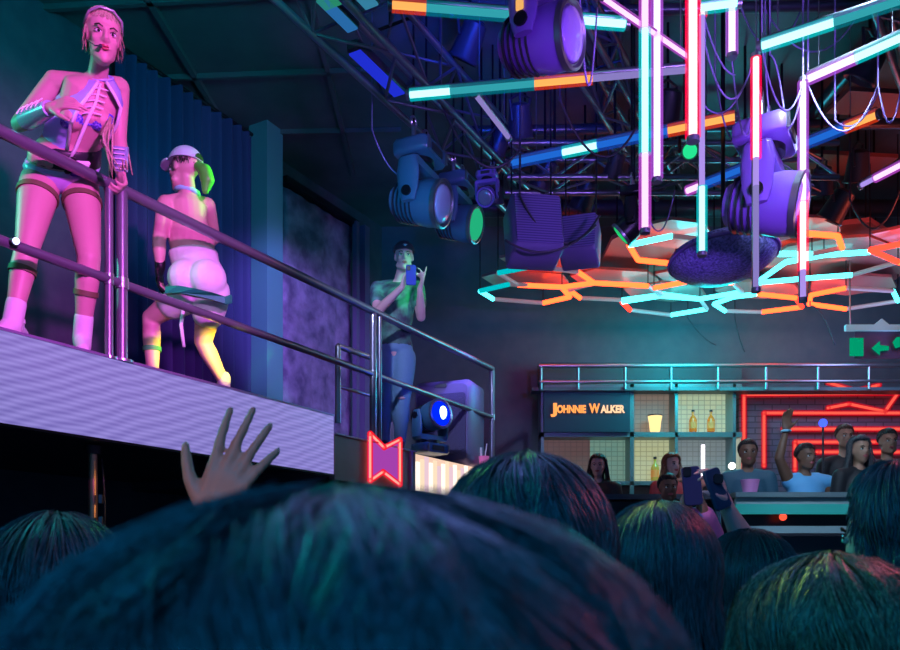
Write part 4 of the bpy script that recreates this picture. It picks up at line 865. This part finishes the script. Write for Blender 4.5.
# jacket: lilac halter open at the front
lil = mat('lilac_satin', (.45, .5, 1), .4, coat=.1); wtrim = mat('white_trim', (.9, .9, .95), .4)
def shell(name, mt, secs, a0, a1, parent, th=.006, n=18):
    """open wrap around the torso: secs = list of (centre, rx, ry, a0, a1)"""
    rings = []
    for c, rx, ry, b0, b1 in secs:
        o = [c+sv*math.cos(t)*rx+fv*math.sin(t)*ry for t in [b0+(b1-b0)*k/n for k in range(n+1)]]
        i = [c+sv*math.cos(t)*(rx-th)+fv*math.sin(t)*(ry-th) for t in [b1-(b1-b0)*k/n for k in range(n+1)]]
        rings.append(o+i)
    return M().loft_rings(rings).build(name, mt, parent, 50)
pi = math.pi; sw = (J['shR']-J['shL']).length/2
ch, wa, nk, pe = J['chest'], J['waist'], J['neck'], J['pelvis']
rows = [(wa-up1*.01, .15, .115), (wa.lerp(ch, .5), .165, .128), (ch-up1*.03, sw*1.06, .175), (ch.lerp(nk, .35), sw*1.04, .168), (ch.lerp(nk, .75), sw*.8, .136), (nk+up1*.01, .075, .08)]
A0 = (.9, .88, .86, .80, .70, .60); A1 = (2.42, 2.38, 2.34, 2.36, 2.40, 2.44)
jk = shell('jacket', lil, [(c, rx, ry, A0[i]*pi, A1[i]*pi) for i, (c, rx, ry) in enumerate(rows)], 0, 0, root)
for AA in (A0, A1): M().tube([c+sv*math.cos(AA[i]*pi)*(rx+.004)+fv*math.sin(AA[i]*pi)*(ry+.004) for i, (c, rx, ry) in enumerate(rows)], .009, 8).build('white_piping', wtrim, jk, 180)
pts = [pe+up1*.07+fv*.12+sv*.01, wa+fv*.115+sv*.0, ch+fv*.155+sv*.012, ch.lerp(nk, .5)+fv*.135+sv*.0, nk+fv*.085]
M().tube(pts, [.01, .009, .009, .007, .006], 8).build('front_lace', wtrim, jk, 180)
for k in range(5):
    c = ch.lerp(nk, .15+.17*k)+fv*(.155-.013*k); M().tube([c-sv*.045, c+V((0, 0, .012)), c+sv*.045], .0035, 6).build('cross_lace', wtrim, jk, 180)
M().ring(nk+up1*.015, Matrix((sv, fv, up1)).transposed(), .064, .008).build('collar', lil, root, 180)
blue = mat('blue_sequins', (.05, .02, .75), .22, noise=(.35, .3, 1), bump=.8, nscale=110, spec=1)
m = M()
for q in (-1, 1): m.ball(ch+sv*.07*q+fv*.095-up1*.022, (.06, .052, .05), Matrix((sv, fv, up1)).transposed())
m.tube([ch+sv*math.cos(t)*sw*.83+fv*math.sin(t)*.122-up1*.035 for t in [2*pi*k/24 for k in range(25)]], .007)
m.build('bikini_top', blue, root, 180)
# briefs and corset belt
m = M(); 
u0 = (J['waist']-J['pelvis']).normalized(); hpv = (J['hipR']-J['hipL']).normalized(); f0 = u0.cross(hpv)
hw = (J['hipR']-J['hipL']).length/2
def psec(c, rx, ry): return [c+hpv*math.cos(t)*rx+f0*math.sin(t)*ry for t in [2*pi*k/24 for k in range(24)]]
m.loft_rings([psec(pe-u0*.115, .035, .06), psec(pe-u0*.09, .06, .095), psec(pe-u0*.05, hw+.035, .118), psec(pe-u0*.0, hw+.086, .128), psec(pe+u0*.04, hw+.084, .128)])
m.build('briefs', mat('lilac_briefs', (.6, .5, .9), .35), root, 180)
M().loft_rings([psec(pe+u0*.05, hw+.083, .125), psec(pe+u0*.09, hw+.068, .122), psec(pe+u0*.14, .152, .118), psec(pe+u0*.15, .145, .11)]).build('belt', mat('black_belt', (.02, .025, .03), .35), root, 50)
bk = pe+u0*.085+f0*.135-hpv*.03; Rb = Matrix((hpv, f0, u0)).transposed()
M().bbox(bk, (.075, .03, .055), Rb, .01).build('buckle', wtrim, root, 40); M().bbox(bk+hpv*.055, (.03, .035, .09), Rb, .01).build('belt_pouch', black, root, 40)
M().bbox(bk-u0*.045, (.07, .028, .022), Rb, .006).build('buckle_bar', mat('blue_buckle', (.1, .05, .6), .3), root, 40)
# bands, boots, cuffs
band = mat('olive_band', (.16, .13, .06), .6)
def lband(a, b, t, r, name='leg_band', hgt=.028, mt=band):
    d = (b-a).normalized(); c = a.lerp(b, t); x = d.orthogonal().normalized(); y = d.cross(x)
    ring = lambda z, r_: [c+d*z+(x*math.cos(k)+y*math.sin(k))*r_ for k in [2*pi*i/28 for i in range(28)]]
    M().loft_rings([ring(-hgt/2, r-.006), ring(-hgt/2, r), ring(hgt/2, r), ring(hgt/2, r-.006)]).build(name, mt, root, 40)
lband(J['hipR'], J['knR'], .18, .103); lband(J['hipL'], J['knL'], .24, .102); lband(J['knR'], J['anR'], .3, .067); lband(J['knL'], J['anL'], .42, .063)
for k in 'RL':
    m = M(); a = J['an'+k]; q = J['kn'+k]; m.chain([(q.lerp(a, .72), .05), (a, .05)], 14); f = J['toe'+k]-a
    m.chain([(a, .05), (a+f*.5+V((0, 0, -.01)), .045), (J['toe'+k], .036)], 12); m.chain([(a+V((0, 0, -.03)), .045), (a-f.normalized()*.02+V((0, 0, -.065)), .04)], 10)
    b_ = organic(m, 'boot', white, root, .009, 3); M().box((a+J['toe'+k])/2+V((0, 0, -.09)), (.08, .2, .02)).build('sole', wtrim, b_)
cuff = mat('iridescent_cuff', (.45, .6, .85), .2, .3, noise=(.75, .5, .9), nscale=14)
for k in 'RL':
    a, b = J['el'+k], J['wr'+k]; m = M(); m.tube([a.lerp(b, .25), a.lerp(b, .5), a.lerp(b, .8), a.lerp(b, .98)], [.048, .046, .04, .036], 18); c_ = m.build('wrist_cuff', cuff, root, 40)
    ax = (b-a).normalized(); s_ = V((.3, -1, .2)); s_ = (s_-ax*s_.dot(ax)).normalized(); o_ = ax.cross(s_)
    for i in range(5):
        p = a.lerp(b, .32+.14*i)+s_*(.05-.002*i); M().tube([p-o_*.028, p+s_*.004, p+o_*.028], .003, 5).build('cuff_lace', wtrim, c_)
blond = hairmat('blonde_hair', (.4, .3, .2), (.62, .52, .36), .4)
hair(root, J['head'], Rh, blond, (.083*1.06, .102*1.06, .096*1.06), 1400, .08, .0012, 1.85, .69, 3, wave=.004, frizz=.001, puff=.002)
# tiara braid, ponytail, braid forward over the belly, headset
f = lambda x, y, z: J['head']+Rh@V((x, y, z))*1.06
M().tube([f(-.085, 0, .03), f(-.07, .045, .075), f(-.03, .07, .1), f(.03, .07, .1), f(.07, .045, .075), f(.085, 0, .03)], .006, 8).build('headband', mat('silver_band', (.7, .65, .8), .25, .6), root, 180)
tl_ = [f(-.02, -.11, .03), f(-.03, -.15, -.02), f(-.03, -.15, -.12), P(95, 80, 4.28), P(110, 120, 4.32), P(124, 145, 4.36), P(129, 172, 4.36)]
for i in range(9):
    o = V((random.uniform(-.02, .02), random.uniform(-.02, .02), 0)); M().tube([p+o*(.5+.25*j) for j, p in enumerate(tl_)], [.012, .013, .012, .011, .009, .007, .003], 6).build('ponytail_lock', blond, root, 180)
for i in range(9):
    o = V((random.uniform(-.03, .03), random.uniform(-.02, .02), random.uniform(-.02, .02))); k = random.uniform(-3, 3)
    M().tube([P(112, 118, 4.06)+o*.4, P(107+k, 138, 4.04)+o, P(111-k, 156, 4.08)+o*.8, P(117+k, 176, 4.12)+o*1.4], [.003, .005, .005, .001], 6).build('front_lock', blond, root, 180)
m = M(); m.tube([f(.078, 0, 0), f(.075, .05, -.045), f(.045, .1, -.07), f(.025, .108, -.066)], .0028, 6); m.ball(f(.022, .108, -.066), .009); m.ball(f(.082, .0, 0), (.008, .014, .014)); m.build('headset_microphone', darkp, root, 180)
# bottle by the boot
q = P(22, 333, 4.35); q.z = ST; t = thing('water_bottle', q, 'small clear bottle standing on stage beside the white boot', 'bottle')
M().loft_rings([[q+V((r*math.cos(k), r*math.sin(k), z)) for k in [2*pi*i/16 for i in range(16)]] for z, r in ((0, .03), (.01, .033), (.15, .033), (.18, .015), (.2, .014))]).build('bottle_body', mat('clear_bottle', (.7, .8, .8), .1, trans=.5), t, 50); M().cyl(q+V((0, 0, .2)), q+V((0, 0, .22)), .017).build('cap', wtrim, t, 40)

# ---------------------------------------------------------------- dancer in cap
J = dict(head=P(184, 170, 5.2), neck=P(188, 195, 5.25), chest=P(189, 222, 5.28), waist=P(193, 252, 5.22), pelvis=P(200, 281, 5.12), face=V((-.85, .45, .05)), hup=V((-.1, .1, 1)),
    shL=P(166, 204, 5.2), shR=P(207, 206, 5.36), elL=P(159, 240, 5.12), elR=P(214, 238, 5.6), wrL=P(160, 268, 5.15), wrR=P(196, 255, 5.75),
    hipL=P(190, 292, 5.15), hipR=P(212, 292, 5.12), knL=P(151, 318, 5.3), knR=P(203, 342, 5.3), anL=P(153, 375, 5.3), anR=P(224, 380, 5.35), glute=1)
J['anL'].z = J['anR'].z = ST+.1
J['toeL'] = J['anL']+V((-.1, .1, -.07)); J['toeR'] = J['anR']+V((-.06, .12, -.07))
root = person((*J['pelvis'][:2], ST), 'shirtless dancer in pale cap and white shorts bending with his back turned')
bo, Rh = body(root, J, skin, .0075, 1.02, True, {'L': dict(d=V((0, -.1, -1)), t=1), 'R': dict(d=V((-.6, .3, 0)), t=-1)}, 1.06)
def ex(m):
    s = (J['hipR']-J['hipL']).normalized(); u = (J['waist']-J['pelvis']).normalized(); f_ = u.cross(s)
    for q in (-1, 1): m.ball(J['pelvis']+s*.075*q-f_*.06-u*.03, .118)
sh_ = garment(root, 'shorts', J, mat('white_shorts', (.8, .8, .85), .5, bump=.25, nscale=12), ('torso', 'leg'), .02, .01, 1.02, True, lo=-.05, hi=.2, leg=.42, extra=ex)
s = (J['hipR']-J['hipL']).normalized(); u = (J['waist']-J['pelvis']).normalized(); f_ = u.cross(s)
pts = [P(165, 290, 4.98), P(178, 289, 4.93), P(195, 292, 4.9), P(212, 296, 4.92), P(225, 300, 4.98), P(231, 298, 5.06)]
M().prism([p+V((0, 0, .022)) for p in pts]+[p-V((0, 0, .022)) for p in reversed(pts)], (0, .03, 0)).build('green_stripe', mat('green_stripe', (.02, .3, .2), .5), sh_)
M().tube([P(184, 305, 4.98), P(181, 325, 4.97), P(184, 347, 4.98)], [.012, .012, .01], 8).build('hanging_strap', wtrim, sh_, 180)
f = lambda x, y, z: J['head']+Rh@V((x, y, z))*1.1
capm = mat('pale_cap', (.55, .72, .78), .5)
m = M(); rings = []
for i in range(9):
    a = .02+1.5*i/8; rings.append([f(.092*math.cos(p)*math.sin(a), -.01+.11*math.sin(p)*math.sin(a), .035+.10*math.cos(a)) for p in [2*pi*k/28 for k in range(28)]])
cp = m.loft_rings(rings).build('cap', capm, root, 60)
m = M(); o = [f(.075*math.cos(p)*1.0, .07+.10*max(0, math.sin(p)), .04-.012*math.sin(p)) for p in [pi*k/12 for k in range(13)]]
m.prism(o, Rh@V((0, 0, .012))).build('visor', capm, cp); M().ball(f(0, -.01, .137), .008).build('button', capm, cp, 180)
m = M(); m.prism([f(.03*math.cos(p), -.118+.004*math.sin(p), .045+.03*math.sin(p)) for p in [pi*k/10 for k in range(11)]], Rh@V((0, -.006, 0))).build('strap_gap', black, cp)
hair(root, J['head'], Rh, hairmat('dark_hair', (.02, .015, .012)), (.085, .1, .09), 300, .01, .002, 1.75, .6, 5, name='hair')
gm = mat('lime_green_hair', (.08, .75, .05), .45)
m = M(); m.chain([(f(.0, -.115, .0), .03), (f(.01, -.16, -.03), .045), (f(.02, -.175, -.08), .045), (f(.02, -.165, -.14), .025)], 14)
organic(m, 'ponytail', gm, root, .008, 3)
lm = J['neck']; M().ring(lm+V((-.005, 0, .02)), Matrix.Rotation(.15, 3, 'Y'), .068, .018, 24, 8).build('neck_scarf', mat('cyan_scarf', (.3, .75, .8), .5), root, 180)
m = M(); hand(m, J['wrL'], V((0, -.1, -1)), V((1, 0, 0)), 1, (.35, .35, .4, .45), .08, 1.25); m.chain([(J['wrL']+V((0, 0, .04)), .036), (J['wrL'], .034)], 10); organic(m, 'glove', black, root, .007, 2)
lband(J['knL'], J['anL'], .5, .06, mt=mat('green_band', (.05, .3, .12), .6))
for k in 'LR':
    m = M(); a = J['an'+k]; f2 = J['toe'+k]-a; m.chain([(a+V((0, 0, .03)), .045), (a, .045), (a+f2*.5, .045), (J['toe'+k], .036)], 12); m.chain([(a, .04), (a-f2.normalized()*.03+V((0, 0, -.05)), .04)], 10)
    b_ = organic(m, 'shoe', white, root, .01, 3)

# ---------------------------------------------------------------- photographer
J = dict(head=P(404, 257, 7.05), neck=P(399, 283, 7.15), chest=P(396, 304, 7.15), waist=P(394, 328, 7.15), pelvis=P(394, 350, 7.15), face=V((.12, -1, -.12)),
    shR=P(378, 289, 7.2), shL=P(417, 289, 7.12), elR=P(377, 312, 6.98), elL=P(421, 317, 6.98), wrR=P(402, 287, 6.83), wrL=P(420, 289, 6.8),
    hipR=P(385, 358, 7.15), hipL=P(404, 358, 7.15), knR=P(383, 405, 7.1), knL=P(402, 403, 7.1), anR=P(384, 445, 7.15), anL=P(400, 445, 7.15))
J['anR'].z = J['anL'].z = STL+.09
for k in 'LR': J['toe'+k] = J['an'+k]+V((.01, -.13, -.06))
root = person((*J['pelvis'][:2], STL), 'man in dark patterned t-shirt and ripped jeans filming with a phone on stage')
bo, Rh = body(root, J, skin, .009, 1.0, True, {'R': dict(d=V((.35, -.15, .9)), n=V((.6, -.2, .2)), t=1, curl=(.5, .5, .5, .5), s=1.1), 'L': dict(d=V((.25, -.1, .9)), n=V((-.6, -.2, .1)), t=1, curl=(.02, .5, .9, .9), s=1.1)}, 1.05)
tee = mat('dark_tee', (.03, .035, .06), .6, noise=(.08, .3, .2), nscale=9)
garment(root, 't_shirt', J, tee, ('torso', 'sleeve'), .018, .012, 1.0, True, lo=.05, sleeve=.55)
jean = mat('blue_jeans', (.12, .25, .38), .7, bump=.2, nscale=30)
jn = garment(root, 'jeans', J, jean, ('torso', 'leg'), .016, .012, 1.0, True, lo=-.05, hi=.2, leg=1.95)
M().ball(J['knL']+V((.0, -.07, .03)), (.035, .012, .012)).build('knee_rip', skin, jn, 180)
for k in 'LR':
    m = M(); a = J['an'+k]; m.chain([(a, .045), (J['toe'+k], .036)], 12); m.ball(a+V((0, .02, -.045)), .04); organic(m, 'shoe', darkp, root, .01, 3)
f = lambda x, y, z: J['head']+Rh@V((x, y, z))*1.08
rings = []
for i in range(9):
    a = .02+1.45*i/8; rings.append([f(.09*math.cos(p)*math.sin(a), -.012+.108*math.sin(p)*math.sin(a), .035+.095*math.cos(a)) for p in [2*pi*k/28 for k in range(28)]])
cp = M().loft_rings(rings).build('cap', darkp, root, 60); M().ball(f(0, .09, .075), (.018, .006, .012)).build('cap_badge', grey, cp, 180)
hair(root, J['head'], Rh, MATS['dark_hair'], (.082, .1, .09), 250, .01, .002, 1.75, .6, 6)
pc_ = P(411, 275, 6.74); t = thing('phone', pc_, 'dark phone with blue glow held up by the man on stage', 'phone')
M().bbox(pc_, (.085, .012, .17), Matrix.Rotation(.1, 3, 'Z'), .012).build('case', mat('phone_blue', (.03, .05, .35), .25), t, 40); M().bbox(pc_+V((-.02, -.009, .055)), (.03, .006, .04), None, .008).build('camera_bump', black, t, 40)
for k in range(2): M().cyl(pc_+V((-.02, -.011, .045+.02*k)), pc_+V((-.02, -.014, .045+.02*k)), .006).build('lens', glass, t, 40)
# drink on the stage end
q = P(484, 0, 8.2); q.z = STL; t = thing('drink_glass', q, 'small pink drink standing near the end post of the rail', 'glass')
M().cyl(q, q+V((0, 0, .11)), .045, .055, 16).build('glass_body', mat('pink_drink', (.8, .2, .5), .2, emit=(1, .2, .5), es=.2), t, 60); M().cyl(q+V((.01, 0, .1)), q+V((.03, 0, .24)), .006).build('straw', wtrim, t)
M().cyl(q+V((-.03, 0, .1)), q+V((-.03, 0, .2)), .012).build('stirrer', wtrim, t)

# ---------------------------------------------------------------- bar people
hm = dict(black=hairmat('black_hair', (.012, .011, .014)), brown=hairmat('brown_hair', (.06, .03, .02)), ginger=hairmat('ginger_hair', (.22, .08, .04)), blond=hairmat('highlight_hair', (.09, .065, .04), (.34, .24, .14)), dark=hairmat('dark_brown_hair', (.035, .04, .05), (.10, .10, .13)))
def bar_person(px, py, d, yaw, label, hairc, sk, top, long=False, sleeve=.6, arms={}, male=True, hn=600, hands={}, w=1.0, fl=PF, voxel=.013, tmat=None, pose=None):
    hc = P(px, py, d); J = stand(hc, yaw, fl, w); J.update(arms)
    if pose: pose(J)
    r = person((hc.x, hc.y, fl), label)
    b_, R = body(r, J, sk, voxel, w, male, hands)
    parts = ('torso', 'sleeve') if sleeve > 0 else ('torso',)
    if top: garment(r, 'top', J, top, parts, .016, .014, w, male, lo=.05, sleeve=sleeve, extra=(None if sleeve > 0 else (lambda m: [m.chain([(J['sh'+k].lerp(J['neck'], .45)+V((0, 0, .012)), .05), (J['chest'].lerp(J['sh'+k], .45), .085)], 12) for k in 'LR'])))
    garment(r, 'trousers', J, mat('dark_trousers', (.02, .025, .04), .7), ('torso', 'leg'), .014, .016, w, male, lo=-.05, hi=.2, leg=1.95)
    hair(r, hc, R, hm[hairc], (.086, .104, .098) if long else (.081, .1, .093), hn, .34 if long else .012, .0022, 1.9 if long else 1.7, .6, int(px), name='hair', puff=.006)
    return J, r, R
navy = mat('navy_jacket', (.03, .10, .16), .6); blk = mat('black_top', (.015, .016, .022), .6); ltb = mat('light_blue_tank', (.14, .5, .9), .6); pinkt = mat('pink_top', (.75, .25, .6), .6); redt = mat('red_top', (.5, .05, .06), .6)
bar_person(598, 466, 8.4, pi-.3, 'long-haired woman in black standing before the lit shelving, left of the other staff', 'brown', skin, blk, True, 1.9, male=False)
bar_person(672, 465, 8.4, pi+.3, 'ginger long-haired woman in red by the lower shelf bottle', 'ginger', skin, redt, True, 1.0, male=False)
bar_person(668, 488, 7.0, pi, 'dark-haired person whose head shows in front of the ginger woman', 'black', skin3, blk, False, 1.0, w=.95)
J, r, R = bar_person(748, 453, 7.25, pi-.2, 'man in open navy jacket looking down behind the counter', 'black', skin3, navy, False, 1.95)
pk = P(750, 485, 6.55); t = thing('pink_cup', (pk.x, pk.y, P(750, 492, 6.5).z), 'pink cup on the counter in front of the navy-jacket man', 'cup'); zb = P(750, 492, 6.5).z
M().cyl((pk.x, pk.y, zb), (pk.x, pk.y, zb+.1), .055, .075, 20).build('cup_body', pinkt, t, 60); M().ring((pk.x, pk.y, zb+.1), Matrix.Identity(3), .072, .005).build('rim', pinkt, t, 180)
hd_ = P(806, 457, 6.95)
J, r, R = bar_person(806, 457, 7.25, pi+.25, 'man in light blue tank top raising one arm behind the counter', 'black', skin3, ltb, False, 0,
    arms=dict(elR=P(781, 462, 6.95), wrR=P(785, 432, 6.9)), hands={'R': dict(d=V((.05, 0, 1)), n=V((0, -1, 0)), t=1, curl=(.2, .2, .3, .3), s=1.2)}, pose=lambda J: J.update(shR=P(789, 482, 7.27), shL=P(827, 482, 7.27), elR=P(779, 458, 7.2), wrR=P(786, 431, 7.2)))
M().ring(J['wrR'], Matrix.Identity(3), .035, .012).build('bracelet', mat('pale_bracelet', (.3, .7, .9), .4), r, 180)
bar_person(845, 437, 7.8, pi-.1, 'man with short fair hair behind the dark-haired woman', 'brown', skin2, blk, False, 1.0, w=.95)
bar_person(860, 450, 7.0, pi+.1, 'dark long-haired woman between the tank top man and the tall man', 'dark', skin2, blk, True, 1.0, male=False)
bar_person(888, 442, 7.4, pi-.1, 'tall dark-haired man at the right end of the counter', 'black', skin2, blk, False, 1.0)
q = P(823, 423, 7.4); t = thing('blue_lamp', q, 'small round blue light glowing before the red neon frames', 'lamp'); M().ball(q, (.038, .038, .04)).build('bulb', emis('blue_dot', (.05, .1, 1), 2), t, 180); M().cyl(V((q.x, q.y, PF)), q-V((0, 0, .03)), .01).build('stand', darkp, t)
# flash light spot behind man's shoulder
q = P(732, 466, 8.2); t = thing('spot_lamp', (q.x, q.y, PF), 'small white glaring lamp left of the navy-jacket man', 'lamp'); M().ball(q, .035).build('bulb', emis('flash_white', (1, .95, .8), 6), t, 180); M().cyl(V((q.x, q.y, PF)), q-V((0, 0, .03)), .012).build('stand', darkp, t)

# ---------------------------------------------------------------- crowd in front
def crowd(px, py, d, yaw, label, hairc, top, rad, n, drop, th, pose=None, tilt=0, seed=1, w=1.0, sk=skin2, sleeve=1.0, hands={}, wave=.012, frizz=.003, puff=.006, vox=.014, thmax=1.95, face=.6):
    hc = P(px, py, d); J = stand(hc, yaw, 0, w)
    if pose: pose(J)
    r = person((hc.x, hc.y, 0), label)
    b_, R = body(r, J, sk, vox, w, False, hands)
    garment(r, 'top', J, top, ('torso', 'sleeve'), .016, .016, w, False, lo=.05, sleeve=sleeve)
    garment(r, 'trousers', J, MATS['dark_trousers'], ('torso', 'leg'), .014, .018, w, False, lo=-.05, hi=.2, leg=1.95)
    hair(r, hc, R, hm[hairc], rad, n, drop, th, thmax, face, seed, puff=puff, wave=wave, frizz=frizz)
    return J, r, R
def raise_arm(J):
    J['shR'] = V((-.47, 1.30, 1.45)); J['elR'] = P(195, 640, 1.42); J['wrR'] = P(208, 520, 1.36)
crowd(60, 620, 1.28, .15, 'dark teal-lit short-haired person at far left with one hand raised', 'dark', blk, (.098, .118, .118), 3500, .03, .0009, raise_arm, seed=11, frizz=.005, puff=.014,
    hands={'R': dict(d=V((.42, 0, .9)), n=V((0, 1, .1)), t=1, curl=(.12, .1, .12, .2), spread=.15, tcurl=.1, tout=.75, s=1.02, fl=1.35)}, vox=.0055, sleeve=.9)
lamp('SPOT', 'warm_hand_fill', (-.9, .3, 1.9), (1, .38, .38), 13, P(235, 470, 1.36), .05, 26)  # unseen fill added to warm the skin of the raised hand
crowd(352, 788, .375, 0, 'nearest person, huge dark long-haired head filling the bottom centre', 'dark', blk, (.150, .12, .10), 11000, .34, .0005, seed=12, wave=.07, frizz=.007, puff=.006, thmax=1.75, face=.75)
crowd(526, 564, 1.25, -.1, 'dark round-haired person behind the nearest head, centre', 'dark', blk, (.125, .125, .13), 6000, .2, .0008, seed=13, wave=.04, frizz=.005, puff=.008)
crowd(655, 583, 1.55, .1, 'dark-haired person right of the centre head', 'dark', blk, (.108, .115, .12), 5000, .25, .0008, seed=14)
crowd(748, 590, 2.2, .2, 'dark-haired person between the centre-right head and the highlighted hair', 'dark', blk, (.12, .12, .13), 3000, .2, .001, seed=15)
crowd(828, 660, 1.12, 0, 'person with blond-highlighted hair at the lower right', 'blond', blk, (.128, .125, .112), 7000, .3, .0008, seed=16, wave=.05)
crowd(892, 540, 1.6, .45, 'dark-haired person at right edge with green-lit face turned left', 'dark', blk, (.095, .115, .12), 3500, .05, .0011, seed=17, sk=skin)
lamp('SPOT', 'pink_fill', (.4, 1.2, 3.6), (1, .5, .75), 75, (.93, 2.8, 1.93), .05, 18)  # unseen fill added so the pink sleeves and bare forearm show
# person in pink holding a phone up
def pinkpose(J):
    J['elR'] = P(712, 545, 3.1); J['wrR'] = P(703, 512, 2.95); J['elL'] = P(672, 535, 3.1); J['wrL'] = P(684, 512, 2.95)
crowd(690, 560, 3.2, 0, 'person in pink sleeves holding a phone up above the dark heads', 'black', pinkt, (.09, .11, .1), 600, .02, .002, pinkpose, seed=18, sleeve=1.9,
    hands={'R': dict(d=V((-.25, -.05, 1)), n=V((-1, .2, 0)), t=-1, curl=(.5, .5, .5, .5)), 'L': dict(d=V((.3, -.05, 1)), n=V((1, .2, 0)), t=1, curl=(.5, .5, .5, .5))}, vox=.009)
q = P(692, 486, 2.86); t = thing('phone', q, 'dark upright phone held by the person in pink', 'phone')
M().bbox(q, (.066, .012, .14), Matrix.Rotation(-.1, 3, 'Y'), .012).build('case', mat('dark_case', (.03, .03, .12), .3), t, 40)
M().bbox(q+V((-.02, -.009, .05)), (.03, .006, .035), None, .008).build('camera_bump', black, t, 40)
def gp(J): J['shR'] = P(762, 590, 2.6); J['elR'] = P(748, 548, 2.6); J['wrR'] = P(727, 508, 2.5)
crowd(775, 590, 2.7, .1, 'person raising a bare forearm with a round dark phone grip before the counter', 'black', blk, (.09, .11, .1), 600, .02, .002, gp, seed=19, sleeve=.8,
    hands={'R': dict(d=V((-.25, -.1, 1)), n=V((-.9, .3, -.2)), t=1, curl=(.7, .6, .5, .5), tout=.9, tcurl=.8)}, vox=.008, sk=skin)
q = P(717, 489, 2.45); t = thing('phone', q, 'phone in dark case held by the bare raised forearm', 'phone'); M().bbox(q, (.075, .012, .13), Matrix.Rotation(-.35, 3, 'Y')@Matrix.Rotation(.6, 3, 'Z'), .012).build('case', mat('dark_case2', (.02, .05, .12), .3), t, 40)
M().bbox(q+V((0, -.012, .03)), (.03, .006, .03), None, .008).build('camera_bump', black, t, 40)
